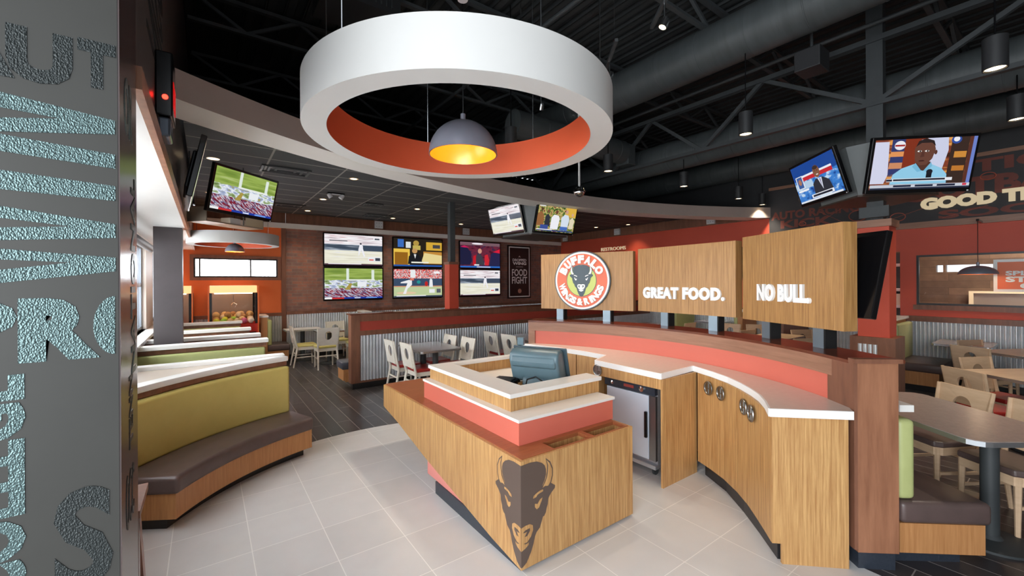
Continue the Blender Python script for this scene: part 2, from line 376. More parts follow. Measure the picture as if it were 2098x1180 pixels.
BW = (-.2, 1.29, 1.83, 2.23)
struct('wall_back_orange', wall_holes('y', YB, YB + .15, XW, 1.36, 0, ZC, [BW]), M_orange)
struct('wall_back_brick', B(1.45, XR, YB, YB + .15, 0, ZC), M_brick)
struct('trim_2', B(1.36, 1.45, YB - .03, YB + .15, 0, 2.95), M_brown)
struct('wall_bulkhead', B(XB - .12, XB, 1.9, YB, ZBAY + .05, ZD), mat('bulkhead_paint', (92, 84, 82), .35, kind='noise', rgb2=(84, 76, 75), scale=(3, 3, 3)))
struct('trim_3', B(XB - .002, XB + .025, 1.92, YB, ZBAY - .01, ZBAY + .07), M_post)
# right wall: plain red below, mural above on the open part, opening to the kitchen
KO = (1.93, 2.32, .35, 2.2); KW = (-2.5, 1.72, 1.28, 2.12)
struct('wall_right', wall_holes('x', XR, XR + .15, -4, YB, 0, 3.04, [KW, KO]), M_red)
struct('wall_right_upper', B(XR, XR + .15, -4, YB, 3.27, ZD), M_black)
struct('wall_right_mid', B(XR, XR + .15, -4, YB, 3.04, 3.27), M_black)
struct('wall_back_upper', B(XB, XR, YB, YB + .15, ZC + .04, ZD), M_black)
mural = struct('wall_mural', B(XR - .03, XR, -4, 4.02, 2.68, 3.62), M_mural)
struct('trim_4', B(XR - .05, XR, -4, 4.02, 2.58, 2.68), M_rail)
struct('trim_5', B(XR - .05, XR - .002, -4, 4.02, 3.62, 3.68), M_rail)
struct('trim_6', B(XR - .04, XR, 4.1, YB, 3.04, ZC), M_brown)          # wood band above the red wall
struct('trim_7', B(1.45, XR - .04, YB - .04, YB, 3.04, ZC), M_brown)   # wood band above the brick
struct('trim_8', B(XB, XR - .05, YB - .08, YB - .001, 2.93, 3.04), M_soff)
struct('trim_9', B(XB, 1.44, YB - .04, YB - .001, 3.04, ZC), M_brown)
# wainscots of corrugated sheet
def corr(p0, p1, z0, z1, pitch=.052, amp=.015, off=0.0, flip=False):
    M, L = angle_frame(p0, p1); bm = new(); n = int(L / pitch * 6); prev = None
    for i in range(n + 1):
        x = L * i / n; y = off + amp * (1 - 2 * abs(sin(pi * x / pitch)) ** .8) * (1 if not flip else -1)
        c = [bm.verts.new((x, y, z0)), bm.verts.new((x, y, z1)), bm.verts.new((x, y + .004, z1)), bm.verts.new((x, y + .004, z0))]
        if prev:
            for j in range(4): bm.faces.new((prev[j], prev[(j + 1) % 4], c[(j + 1) % 4], c[j]))
        prev = c
    bmesh.ops.transform(bm, matrix=M, verts=bm.verts); return bm
ZR = 1.0
struct('trim_10', B(1.45, XR, YB - .05, YB, ZR, ZR + .07), M_brown)
struct('trim_11', B(XW, 1.36, YB - .05, YB, ZR - .02, ZR + .05), M_brown)
struct('wall_wainscot_back', corr((1.45, YB - .03), (XR - .02, YB - .03), .1, ZR), M_corr, smooth=60)
struct('wall_wainscot_orange', corr((XW + .01, YB - .03), (1.36, YB - .03), .1, ZR - .02), M_corr, smooth=60)
struct('trim_12', B(XR - .05, XR, 2.4, YB - .06, ZR + .03, ZR + .1), M_brown)
struct('trim_13', B(XR - .05, XR, -4, 1.88, ZR + .0, ZR + .09), M_brown)
struct('wall_wainscot_right', corr((XR - .03, YB - .06), (XR - .03, 2.4), .1, ZR + .03), M_corr, smooth=60)
struct('wall_wainscot_kitchen', corr((XR - .03, 1.85), (XR - .03, -4), .1, ZR), M_corr, smooth=60)
struct('baseboard_back', B(XW + .01, XR - .02, YB - .045, YB, 0.005, .1), M_kickb)
struct('baseboard_right', B(XR - .045, XR, -4, 1.9, 0.005, .1), M_kickb)

# windows
def window(name, plane, a0, a1, z0, z1, mull, fr=.05, col=None, glassname='pane', t=.06):
    bm = new(); c = plane[1]
    def bx(p, q, r, s, d0=-t / 2, d1=t / 2):
        if plane[0] == 'x': box(bm, c + d0, c + d1, p, q, r, s)
        else: box(bm, p, q, c + d0, c + d1, r, s)
    bx(a0, a1, z0, z0 + fr); bx(a0, a1, z1 - fr, z1); bx(a0, a0 + fr, z0 + fr, z1 - fr); bx(a1 - fr, a1, z0 + fr, z1 - fr)
    for mm in mull: bx(mm - fr / 2, mm + fr / 2, z0 + fr, z1 - fr)
    o = struct(name, bm, col or M_kickb)
    g = new()
    if plane[0] == 'x': box(g, c - .003, c + .003, a0 + fr, a1 - fr, z0 + fr, z1 - fr)
    else: box(g, a0 + fr, a1 - fr, c - .003, c + .003, z0 + fr, z1 - fr)
    obj(glassname, g, M_glass, o)
    return o
alu = mat('window_frame_grey', (116, 122, 130), .35, .4)
w1 = window('window_1', ('x', XW - .08), 5.0, 8.25, 1.03, 2.26, [5.8, 6.6, 7.4, 7.85], .045, alu)
obj('window_rail', B(XW - .11, XW - .05, 5.05, 8.2, 1.66, 1.71), alu, w1)
w2 = window('window_2', ('x', XW - .08), 9.2, 10.2, 1.03, 2.26, [9.7], .045, alu)
w3 = window('window_3', ('y', YB + .04), -.2, 1.29, 1.83, 2.23, [-.1, .78], .03)
bm = new()
for q in ((-.26, 1.35, 2.23, 2.29), (-.26, 1.35, 1.77, 1.83)): box(bm, q[0], q[1], YB - .03, YB + .02, q[2], q[3])
for q in ((-.26, -.2), (1.29, 1.35)): box(bm, q[0], q[1], YB - .03, YB + .02, 1.83, 2.23)
obj('window_surround', bm, M_brown, w3)
struct('trim_14', B(XW - .13, XW + .13, 4.6, 9.0, .985, 1.03), M_white)          # window sill
window('window_5', ('x', XW - .08), 2.25, 4.6, 1.03, 2.26, [3.0, 3.8], .045, alu)
sh = thing('roller_shade', 'grey rolled-up window shade above the left side window', 'window shade', (XW + .07, 6.9, 2.22))
obj('shade_roll', T([(0, -1.7, 0), (0, 1.3, 0)], .05, 16), mat('shade_fabric', (96, 92, 92), .6), sh, smooth=40)
obj('pull_cord', T([(.03, 1.15, 0), (.03, 1.15, -1.0)], .004, 6), M_letter, sh)

# ------------------------------------------------------------------ foreground pillar with film lettering
PX0, PY0 = -0.192, 1.55
struct('wall_light_blocker', B(.6, 12.5, -3.0, -2.85, 0, ZD), mat('blocker_wall_paint', (150, 140, 132), .6, kind='noise', rgb2=(144, 134, 126), scale=(2, 2, 2)))  # unseen wall added behind the camera to darken the host stand's right face
pil = struct('wall_pillar', B(-.85, PX0, PY0, PY0 + .36, 0, ZD), M_pillar)
obj('side_panel', B(PX0, PX0 + .004, PY0 + .002, PY0 + .34, 0.3, ZD - .2), M_side, pil, label='mauve brown side face of the pillar')
Mf = face_frame((0, PY0, 0), (1, 0, 0), (0, 0, 1), (0, -1, 0))
def ft(s, x, z, w_, h_, mt, name, bold=.05, M=None):
    obj(name, text_bm(s, (M or Mf) @ Matrix.Translation((x, z, 0)), w_, h_, .0015, bold), mt, pil)
ft('AU', -.515, 2.205, .238, .135, M_filmd, 'lettering', .06)
ft('T', -.268, 2.22, .073, .125, M_filmd, 'lettering', .06)
bm = new()
for q in ([(-.5, 2.17 + .01), (-.197, 2.142), (-.197, 2.105), (-.5, 2.055), (-.5, 2.085), (-.3, 2.125), (-.5, 2.135)],
          [(-.5, 2.073), (-.197, 2.05), (-.197, 2.012), (-.5, 2.03)],
          [(-.5, 1.985), (-.197, 1.965), (-.197, 1.925), (-.5, 1.935)],
          [(-.5, 1.905), (-.197, 1.862), (-.197, 1.825), (-.5, 1.8), (-.5, 1.83), (-.28, 1.85), (-.5, 1.872)],
          [(-.5, 1.795), (-.197, 1.772), (-.197, 1.735), (-.5, 1.69), (-.5, 1.72), (-.28, 1.757), (-.5, 1.765)]):
    poly(bm, q, 0, .0015, Mf)
obj('stripe_lettering', bm, M_film, pil)
ft('P', -.52, 1.525, .145, .14, M_film, 'lettering', .07)
ft('R', -.374, 1.506, .146, .16, M_film, 'lettering', .07)
# the O is cut off by the corner of the pillar
bm = new(); n = 16
oc = (-.199, 1.59)
ou = [(oc[0] + .042 * cos(a), oc[1] + .078 * sin(a)) for a in [pi / 2 + pi * k / n for k in range(n + 1)]]
poly(bm, ou, 0, .0015, Mf); obj('lettering', bm, M_film, pil)
Mv = Mf @ Matrix.Translation((-.362, .935, 0)) @ Matrix.Rotation(pi / 2, 4, 'Z')
ft('COLLEGE', .0, .0, .545, .12, M_film, 'lettering', .045, Mv)
ft('S', -.315, .90, .11, .27, M_filmd, 'lettering', .03)
Ms = face_frame((PX0 + .004, PY0 + .1, 1.5), (0, 0, 1), (0, -1, 0), (1, 0, 0))
ft('NATIONAL', 0.0, -.19, .62, .09, M_film, 'lettering', .03, face_frame((PX0 + .004, PY0 + .1, 1.42), (0, 0, 1), (0, -1, 0), (1, 0, 0)))
ft('TENN', 0, 0, .22, .07, M_filmd, 'lettering', .03, face_frame((PX0 + .004, PY0 + .22, 1.2), (0, 0, 1), (0, -1, 0), (1, 0, 0)))
ft('OCC', 0, 0, .16, .16, M_filmd, 'lettering', .0, face_frame((PX0 + .004, PY0 + .08, .98), (0, 1, 0), (0, 0, 1), (1, 0, 0)))
ft('OR', 0, 0, .16, .17, M_film, 'lettering', .02, face_frame((PX0 + .004, PY0 + .08, 2.14), (0, 1, 0), (0, 0, 1), (1, 0, 0)))
bk = bpy.data.objects['wall_bulkhead']
obj('bulkhead_lettering', text_bm('OUSIN', face_frame((XB, 2.2, 3.6), (0, 0, -1), (0, -1, 0), (1, 0, 0)) @ Matrix.Translation((0, -1.0, 0)), .8, .85, .0015, .02), M_dark, bk)

# wooden stand beside the pillar
st = thing('wooden_stand', 'dark brown wooden stand with a slanted leg, just behind the lettered pillar', 'stand', (-.28, 2.1, 0))
obj('front_leg', B(.055, .085, -.13, -.09, 0, .88), M_cap, st)
bm = new(); beam(bm, (.07, -.09, .86), (.07, .3, 0.02), .03, .05); obj('slanted_leg', bm, M_brown, st)
obj('top_board', B(-.14, .09, -.14, .12, .88, .905), M_brown, st)
obj('rear_leg', B(-.13, -.1, -.13, -.09, 0, .88), M_cap, st)

# emergency exit unit on the bulkhead
ex = thing('exit_sign_unit', 'black emergency sign box with red light on the dark bulkhead wall', 'exit sign', (XB, 2.82, 2.66))
obj('housing', B(.0, .07, -.12, .1, -.12, .2), M_bez, ex, bevel=.008)
obj('lamp_head', B(.01, .06, -.11, .06, -.22, -.125), mat('smoked_lamp', (92, 100, 112), .15, .4), ex, bevel=.01)
bm = new(); lathe(bm, [(0, 0), (.012, 0), (.012, .005), (0, .005)], M=Matrix.Translation((.04, -.12, -.03)) @ Matrix.Rotation(pi / 2, 4, 'X'))
obj('indicator_light', bm, mat('red_led', (255, 30, 20), emit=12), ex)
obj('exit_letters', text_bm('EXIT', face_frame((.07, -.1, -.07), (0, 1, 0), (0, 0, 1), (1, 0, 0)), .18, .13, .003, .01), mat('red_exit_letters', (210, 20, 20), emit=.6), ex)

# ------------------------------------------------------------------ structural columns
struct('wall_column_booths', B(-.50, -.23, 6.47, 6.74, 0, ZBAY), M_column)
c1 = thing('support_column', 'red clad support column with dark steel top in front of the brick wall', 'column', (3.9, 7.36, 0))
obj('steel_post', B(-.055, .055, -.055, .055, 1.0, ZC - .002), M_steeld, c1)
obj('red_cladding', B(-.1, .1, -.1, .1, 0, 2.05), M_red, c1)
obj('wood_collar', B(-.11, .11, -.11, .11, 2.05, 2.1), M_brown, c1)
c2 = thing('support_column', 'red clad support column behind the bar carrying the two large televisions', 'column', (6.24, 1.43, 0))
obj('steel_post', B(-.06, .06, -.075, .075, 1.0, ZD - .002), M_steeld, c2)
obj('red_cladding', B(-.14, .14, -.14, .14, 1.06, 2.3), M_red, c2)
obj('wood_collar', B(-.165, .165, -.165, .165, 2.3, 2.38), M_rail, c2)
obj('wainscot_box', B(-.2, .2, -.2, .2, 0, 1.06), M_brown, c2)
obj('mounting_bracket', B(-.24, -.2, -.16, .1, 2.4, 2.52), M_steeld, c2)
obj('corrugated_inset', corr((-.203, .13), (-.203, -.05), .72, .98, .045, .008), M_corr, c2, smooth=60)

# ------------------------------------------------------------------ half wall with corrugated front
hw = thing('half_wall', 'long brown half wall with red stripe and corrugated metal front', 'half wall', (1.85, 6.85, 0))
HX1 = 9.55
obj('core', B(1.87, HX1 - .02, 6.9, 7.0, 0.1, 1.17), M_brown, hw, world=True)
obj('end_post', B(1.85, 1.99, 6.86, 7.02, .1, 1.19), M_brown, hw, world=True)
obj('top_rail', B(1.99, HX1, 6.865, 7.02, 1.08, 1.19), M_brown, hw, world=True)
obj('red_stripe', B(1.99, HX1, 6.88, 6.9, .93, 1.08), M_redp, hw, world=True)
obj('middle_rail', B(1.99, HX1, 6.865, 6.9, .855, .93), M_brown, hw, world=True)
obj('corrugated_panel', corr((1.99, 6.885), (HX1, 6.885), .13, .855), M_corr, hw, world=True, smooth=60)
obj('bottom_rail', B(1.99, HX1, 6.865, 6.9, .1, .13), M_brown, hw, world=True)
obj('toe_kick', B(1.88, HX1, 6.9, 7.0, 0, .1), M_kickb, hw, world=True)
obj('cap_board', B(1.83, HX1, 6.84, 7.05, 1.19, 1.21), M_cap, hw, world=True)
xs = [(2.75, 3.7), (3.72, 4.3), (4.7, 5.6), (6.3, 7.2)]
for i, (p, q) in enumerate(xs):
    tag(obj('ledge_cap', B(p, q, 7.075, 7.2, 1.17, 1.2), M_white), ['white ledge cap behind the half wall, leftmost of the four', 'white ledge cap behind the half wall at the foot of the red column', 'white ledge cap behind the half wall, right of the red column', 'white ledge cap behind the half wall under the black poster'][i], 'ledge', 'white caps of the booth dividers behind the half wall')
    tag(obj('divider_panel', B(p, q, 7.085, 7.19, 0, 1.17), M_bench), ['veneer divider panel behind the half wall, leftmost of the four', 'veneer divider panel behind the half wall at the foot of the red column', 'veneer divider panel behind the half wall, right of the red column', 'veneer divider panel behind the half wall under the black poster'][i], 'divider', 'booth divider panels behind the half wall')

# ------------------------------------------------------------------ curved bench with wedge divider
BN = (1.49, 2.665)
be = thing('curved_bench', 'curved waiting bench with olive back and dark brown seat on beige tile', 'bench', (.3, 4.3, 0))
A0, A1 = 109.6, 148.5
obj('toe_kick', A(BN, 2.04, 2.36, A0 + 1, A1 - 1.2, .004, .088), M_kickb, be, world=True, smooth=40)
obj('base', A(BN, 1.95, 2.40, A0, A1, .088, .262), M_bench, be, world=True, smooth=40)
obj('seat', A(BN, 1.925, 2.34, A0 - .3, A1 + .6, .262, .385), M_leather, be, world=True, smooth=40, bevel=.03)
obj('backrest', A(BN, 2.335, 2.42, A0 + .2, A1, .37, .845), M_olive, be, world=True, smooth=40, bevel=.025)
obj('back_frame', A(BN, 2.42, 2.47, A0 + .6, A1, 0, .88), M_bench, be, world=True, smooth=40)
obj('wood_band', A(BN, 2.395, 2.47, A0 + .3, A1, .85, .893), M_brown, be, world=True, smooth=40)
wd = thing('booth_divider', 'wedge shaped white topped divider behind the curved bench', 'booth divider', (0, 5.1, 0))
pa = arcpts(BN, 2.475, A0 + .6, A1, 24)
body = [p for p in pa if p[0] > XW + .02] + [(XW + .02, 5.13), (.6, 5.13)]
obj('body', prism(new(), body, 0, .893), M_bench, wd, world=True)
obj('curved_cap', A(BN, 2.385, 2.51, A0, 146, .893, .94), M_white, wd, world=True, smooth=40, bevel=.004)
wed = [p for p in arcpts(BN, 2.512, A0 + 3, 146, 24)] + [(XW + .02, 5.065), (.4, 5.065)]
obj('wedge_top', prism(new(), wed, .893, .905), mat('tan_laminate', (206, 192, 176), .3), wd, world=True)
obj('straight_cap', B(XW + .01, .68, 5.07, 5.2, .893, .94), M_white, wd, world=True, bevel=.004)

def booth(name_label, y, face, x0=XW + .02, x1=.62, h=1.0, dp=.42, group='booth benches along the window wall'):
    """a straight booth bench; face -1: the seat looks at the camera side, +1: away"""
    t = thing('booth_bench', name_label, 'bench', ((x0 + x1) / 2, y, 0), group=group)
    s = face; f = lambda a, b: (min(y + s * a, y + s * b), max(y + s * a, y + s * b))
    def bb(nm, a, b, z0, z1, mt, xa=x0, xb=x1, **k):
        p, q = f(a, b); obj(nm, B(xa, xb, p, q, z0, z1), mt, t, world=True, **k)
    bb('toe_kick', .05, dp - .06, 0, .09, M_kickb, x0, x1 - .06)
    bb('base', .03, dp - .02, .09, .265, M_bench)
    bb('seat', .06, dp, .265, .385, M_leather, bevel=.025)
    bb('backrest', .03, .11, .385, h - .1, M_green, x0, x1 - .02, bevel=.02)
    bb('back_frame', -.05, .03, 0, h - .09, M_bench)
    bb('wood_band', -.05, .06, h - .09, h - .045, M_brown)
    bb('cap', -.07, .09, h - .045, h, M_white, x0, x1 + .02, bevel=.004)
    return t
booth('booth_bench with green back seen just behind the wedge divider, facing away', 5.29, 1, x1=.6, h=.89, dp=.38)['label'] = 'booth bench backing onto the wedge divider, facing away from the camera'
booth('green backed booth bench under the dark column, facing the camera', 6.22, -1, dp=.4)
booth('booth bench back to back with the one by the dark column, facing away', 6.9, 1, x1=.6)
booth('green backed booth bench nearer the claw machines, third row, facing the camera', 7.94, -1, x1=.56)
booth('last green backed booth bench directly in front of the claw machine', 9.45, -1, x1=.53)
booth('booth bench behind the third row divider, facing the claw machine', 8.1, 1, x1=.54, h=.93)

def table(label, c, sx, sy, h, mt, rz=0.0, legs=((0, 0),), corner=.05, group=None, cat='table'):
    t = thing('dining_table', label, cat, (c[0], c[1], 0), (0, 0, rz), group)
    hx, hy = sx / 2, sy / 2; k = corner
    pts = [(-hx + k, -hy), (hx - k, -hy)] + [(hx - k + k * sin(a), -hy + k - k * cos(a)) for a in (.4, .8, 1.2)] + [(hx, -hy + k), (hx, hy - k)] + [(hx - k + k * cos(a), hy - k + k * sin(a)) for a in (.4, .8, 1.2)] + [(hx - k, hy), (-hx + k, hy)] + [(-hx + k - k * sin(a), hy - k + k * cos(a)) for a in (.4, .8, 1.2)] + [(-hx, hy - k), (-hx, -hy + k)] + [(-hx + k - k * cos(a), -hy + k - k * sin(a)) for a in (.4, .8, 1.2)]
    obj('tabletop', prism(new(), [(x * .985, y * .985) for x, y in pts], h - .032, h + .001), mt, t)
    obj('metal_edge', prism(new(), pts, h - .03, h - .001), M_edge, t)
    for lx, ly in legs:
        bm = new(); lathe(bm, [(0, .0), (.2, .0), (.2, .015), (.06, .03), (.045, .05), (.045, h - .06), (.12, h - .04), (.12, h - .03), (0, h - .03)], (lx, ly, 0), 24)
        obj('pedestal', bm, M_steeld, t, smooth=30)
    return t
table('pale window booth table between the wedge divider and the next bench', (-.1, 5.75), 1.1, .36, .72, M_tabg, group='booth tables')
table('window booth table past the dark column', (-.1, 7.42), 1.1, .4, .72, M_tabg, group='booth tables')
table('window booth table nearest the claw machines', (-.1, 8.82), 1.1, .45, .72, M_tabg, group='booth tables')

# ------------------------------------------------------------------ claw machines
def claw(x0, x1, y0, y1, h, label, balls=True):
    t = thing('claw_machine', label, 'arcade machine', ((x0 + x1) / 2, (y0 + y1) / 2, 0))
    rd = mat('arcade_red', (206, 48, 36), .35); tr = mat('arcade_orange_edge', (238, 120, 60), .3)
    obj('lower_cabinet', B(x0, x1, y0, y1, 0, .9), rd, t, world=True)
    bm = new()
    for a, b in ((x0, x0 + .06), (x1 - .06, x1)):
        for c, d in ((y0, y0 + .06), (y1 - .06, y1)): box(bm, a, b, c, d, .9, h - .14)
    obj('corner_posts', bm, M_bez, t, world=True)
    bm = new(); box(bm, x0 - .004, x0 + .02, y0 - .012, y0 - .002, 0.02, h); box(bm, x1 - .02, x1 + .004, y0 - .012, y0 - .002, .02, h)
    obj('edge_trim', bm, tr, t, world=True)
    obj('glass_front', B(x0 + .06, x1 - .06, y0 + .01, y0 + .016, .9, h - .14), M_glass, t, world=True)
    obj('back_panel', B(x0 + .06, x1 - .06, y1 - .05, y1 - .03, .9, h - .14), mat('arcade_mirror_back', (150, 130, 112), .25, .3), t, world=True)
    obj('marquee', B(x0 + .03, x1 - .03, y0, y1, h - .14, h), mat('arcade_marquee', (255, 178, 120), emit=1.3), t, world=True)
    obj('interior_light', B(x0 + .1, x1 - .1, y0 + .1, y0 + .14, h - .16, h - .142), mat('arcade_tube', (255, 244, 214), emit=5), t, world=True)
    bm = new(); cx = (x0 + x1) / 2; cy = (y0 + y1) / 2
    tube(bm, [(cx, cy, h - .15), (cx, cy, h - .34)], .008)
    for k in range(3):
        a = 2 * pi * k / 3
        tube(bm, [(cx, cy, h - .34), (cx + .06 * cos(a), cy + .06 * sin(a), h - .38), (cx + .03 * cos(a), cy + .03 * sin(a), h - .44)], .006)
    obj('claw', bm, M_chrome, t, world=True)
    obj('control_panel', B(x0 + .05, x1 - .05, y0 - .1, y0 - .013, .62, .74), M_bez, t, world=True, bevel=.01)
    return t
claw(.03, .86, 9.86, 10.5, 1.66, 'lit claw machine full of coloured balls under the long window')
claw(-.68, -.2, 9.86, 10.5, 1.66, 'second claw machine, half hidden by the dark column')
cols = [(206, 214, 60), (214, 190, 150), (198, 60, 140), (188, 150, 90), (210, 178, 120), (236, 220, 200), (60, 50, 60), (150, 200, 60), (220, 110, 150), (168, 128, 80)]
cn = ['lime', 'tan', 'magenta', 'brown', 'straw', 'cream', 'black', 'green', 'pink', 'bronze']
sph = new(); bmesh.ops.create_uvsphere(sph, u_segments=14, v_segments=9, radius=.06)
base_ball = None
k = 0
for row, (yy, zz, nn) in enumerate([(9.95, .835, 6), (10.07, .86, 5), (10.19, .9, 6), (10.31, .95, 5), (10.13, .955, 4)]):
    for i in range(nn):
        ci = (k * 7 + row) % 10 if row < 2 else [1, 3, 4, 9][k % 4]
        x = .16 + i * (.57 / (nn - 1)) + .0
        mt = mat('ball_' + cn[ci], cols[ci], .45)
        if base_ball is None:
            o = obj('toy_ball', sph, mt, smooth=80); base_ball = o
        else:
            o = base_ball.copy(); o.data = base_ball.data.copy(); COL.objects.link(o); o.data.materials[0] = mt
        o.location = (x, yy, zz + .125)
        rn = ['front row', 'second row', 'middle row', 'back row', 'top of the pile'][row]
        on = ['first', 'second', 'third', 'fourth', 'fifth', 'sixth'][i]
        tag(o, '%s toy ball in the claw machine, %s, %s from left' % (cn[ci], rn, on), 'ball', 'toy balls inside the claw machine')
        k += 1

# ------------------------------------------------------------------ chairs
def make_chair(label, wood, seat, group):
    """faces +y: the backrest stands at y = -0.2"""
    t = thing('dining_chair', label, 'chair', (0, 0, 0), group=group)
    H_, sh_ = .82, .43
    # curved back panel with an oval hole
    bm = new(); nx, nz = 16, 12; W = .19
    fr, bk_ = [], []
    def P(u, v, d):
        z = .47 + v * (H_ - .47); x = u * (W - .02 + .025 * v); y = -.2 - .05 * v + .03 * u * u * -1 + .03 * 1 - .03 + d
        return (x, y - .02 * (1 - u * u), z)
    # ring topology round the hole
    n = 24; hole_c = (0.0, .55); 
    rings = []
    for d in (0, .016):
        ring_o, ring_i = [], []
        for k in range(n):
            a = 2 * pi * k / n; ca, sa = cos(a), sin(a)
            m_ = max(abs(ca), abs(sa)); ou_, ov = ca / m_, .5 + .5 * sa / m_
            ring_o.append(bm.verts.new(P(ou_, ov, d)))
            ring_i.append(bm.verts.new(P(.38 * ca, hole_c[1] + .24 * sa, d)))
        rings.append((ring_o, ring_i))
    for k in range(n):
        j = (k + 1) % n
        for (o_, i_) in rings: bm.faces.new((o_[k], o_[j], i_[j], i_[k]))
        bm.faces.new((rings[0][0][k], rings[0][0][j], rings[1][0][j], rings[1][0][k]))
        bm.faces.new((rings[0][1][k], rings[0][1][j], rings[1][1][j], rings[1][1][k]))
    obj('backrest', bm, wood, t)
    # seat pad
    bm = new()
    pts = [(-.17, -.17), (.17, -.17), (.2, .14), (.17, .19), (-.17, .19), (-.2, .14)]
    prism(bm, pts, sh_ - .025, sh_ + .02); obj('seat', bm, seat, t, bevel=.012)
    bm = new(); prism(bm, [(x * .96, y * .96) for x, y in pts], sh_ - .085, sh_ - .025); obj('seat_frame', bm, wood, t)
    for s in (-1, 1):
        bm = new(); tube(bm, [(s * .165, .155, sh_ - .03), (s * .17, .165, .0)], [.021, .014], 8); obj('leg', bm, wood, t)
        bm = new(); tube(bm, [(s * .2, -.265, H_), (s * .185, -.2, .47), (s * .175, -.175, .38), (s * .19, -.25, 0)], [.013, .018, .021, .014], 8); obj('leg', bm, wood, t)
        bm = new(); beam(bm, (s * .178, -.2, .2), (s * .168, .16, .2), .012, .022); obj('stretcher', bm, wood, t)
    bm = new(); beam(bm, (-.175, -.195, .26), (.175, -.195, .26), .012, .022); obj('stretcher', bm, wood, t)
    return t
protos = {}
def chair(x, y, face_deg, label, wood, seat, kind, group):
    rz = radians(face_deg - 90)
    if kind not in protos:
        t = make_chair(label, wood, seat, group); t.location = (x, y, 0); t.rotation_euler = (0, 0, rz); protos[kind] = t; return t
    return dup(protos[kind], (x, y, 0), rz, label, group)
G1, G2, G3, G4 = 'chairs by the brick wall', 'red seat chairs at the corrugated half wall', 'maple chairs in the right dining area', 'chairs behind the bar'
chair(1.95, 9.08, 90, 'pale chair with yellow seat seen from behind, its back to the camera', M_wash, M_yelv, 'yel', G1)
chair(1.66, 9.56, 0, 'pale chair turned sideways left of the yellow seat chair, by the wall table', M_wash, M_yelv, 'yel', G1)
chair(2.4, 9.98, 270, 'pale chair facing the camera, furthest of the chairs before the brick wall', M_wash, M_yelv, 'yel', G1)
chair(2.62, 9.3, 180, 'pale chair half hidden by the end of the half wall', M_wash, M_yelv, 'yel', G1)
table('small square table among the yellow seat chairs', (2.12, 9.52), .55, .5, .7, M_tabs)
table('white wall table under the brick wall, left of the pale chairs', (1.72, 10.22), .72, .5, .7, M_white)
chair(2.53, 6.32, 0, 'red seat chair left of the silver table, further one beside the half wall', M_wash, M_redv, 'red', G2)
chair(2.60, 5.84, 0, 'red seat chair left of the silver table, nearer one', M_wash, M_redv, 'red', G2)
chair(3.06, 6.32, 180, 'red seat chair right of the silver table, further one beside the half wall', M_wash, M_redv, 'red', G2)
chair(3.13, 5.84, 180, 'red seat chair right of the silver table, nearer one', M_wash, M_redv, 'red', G2)
table('silver topped table with red seat chairs by the corrugated half wall', (2.83, 6.1), .7, .92, .7, M_tabs, legs=((0, .22), (0, -.22)))
chair(4.33, 6.25, 0, 'red seat chair behind the point of sale terminal, left one', M_wash, M_redv, 'red', G2)
chair(4.35, 5.72, 0, 'red seat chair behind the point of sale terminal, right one', M_wash, M_redv, 'red', G2)
table('silver topped table behind the end of the bar', (4.75, 6.0), .6, .9, .7, M_tabs, legs=((0, .22), (0, -.22)))

# ------------------------------------------------------------------ bench beside the claw machine and by the brick wall
def wall_bench(label, x, y0, y1, side, seat_w=.45, h=1.04, green=M_green, cap=True):
    t = thing('booth_bench', label, 'bench', (x, (y0 + y1) / 2, 0))
    s = side; f = lambda a, b: (min(x + s * a, x + s * b), max(x + s * a, x + s * b))
    def bb(nm, a, b, z0, z1, mt, **k):
        p, q = f(a, b); obj(nm, B(p, q, y0, y1, z0, z1), mt, t, world=True, **k)
    bb('back_panel', -.12, 0, 0, h - .04, M_bench); bb('cap', -.14, .02, h - .04, h, M_white)
    bb('backrest', 0, .08, .42, h - .1, green, bevel=.02)
    bb('seat', .0, seat_w, .29, .42, M_leather, bevel=.025); bb('base', 0, seat_w - .03, .1, .29, M_bench); bb('toe_kick', 0, seat_w - .1, 0, .1, M_kickb)
    return t
wall_bench('green backed bench standing beside the lit claw machine', 1.02, 9.95, 10.52, 1, .42)
wall_bench('green backed bench by the brick wall behind the pale chairs', 3.0, 9.9, 10.52, -1, .4)
bn = thing('booth_bench', 'bench end with dark seat showing left of the half wall end post', 'bench', (2.2, 7.3, 0))
obj('base', B(1.81, 2.6, 7.06, 7.07, .1, .26), M_bench, bn, world=True); obj('box', B(1.82, 2.6, 7.21, 7.55, .09, .27), M_bench, bn, world=True)
obj('seat', B(1.8, 2.62, 7.21, 7.6, .27, .39), mat('slate_vinyl', (72, 74, 84), .35), bn, world=True, bevel=.02)

# ------------------------------------------------------------------ bar wall, counter, cabinets
RW = 2.67; A_L, A_R = 35.5, -40.4
bw = thing('bar_wall', 'curved low bar wall with salmon inner panel and brown rail', 'bar wall', (BC[0] + RW, BC[1], 0))
obj('wall_body', A(BC, RW + .02, RW + .24, A_L - .5, A_R + .5, .1, 1.19), M_brown, bw, world=True, smooth=40)
obj('salmon_panel', A(BC, RW, RW + .02, A_L - 1.8, A_R + 2, .9, 1.1), M_salmon, bw, world=True, smooth=40)
obj('top_rail', A(BC, RW - .015, RW + .02, A_L, A_R, 1.1, 1.205), M_rail, bw, world=True, smooth=40)
obj('left_stile', A(BC, RW - .015, RW + .2, A_L, A_L - 1.8, 0.02, 1.1), M_rail, bw, world=True)
obj('cap', A(BC, RW - .02, RW + .30, A_L, A_R + .3, 1.205, 1.225), M_cap, bw, world=True, smooth=40)
obj('toe_kick', A(BC, RW + .03, RW + .22, A_L - .6, A_R + .4, 0.0, .1), M_kickb, bw, world=True, smooth=40)
ad = radians(A_R); er = Vector((cos(ad), sin(ad), 0)); et = Vector((sin(ad), -cos(ad), 0))  # outward, towards the camera side
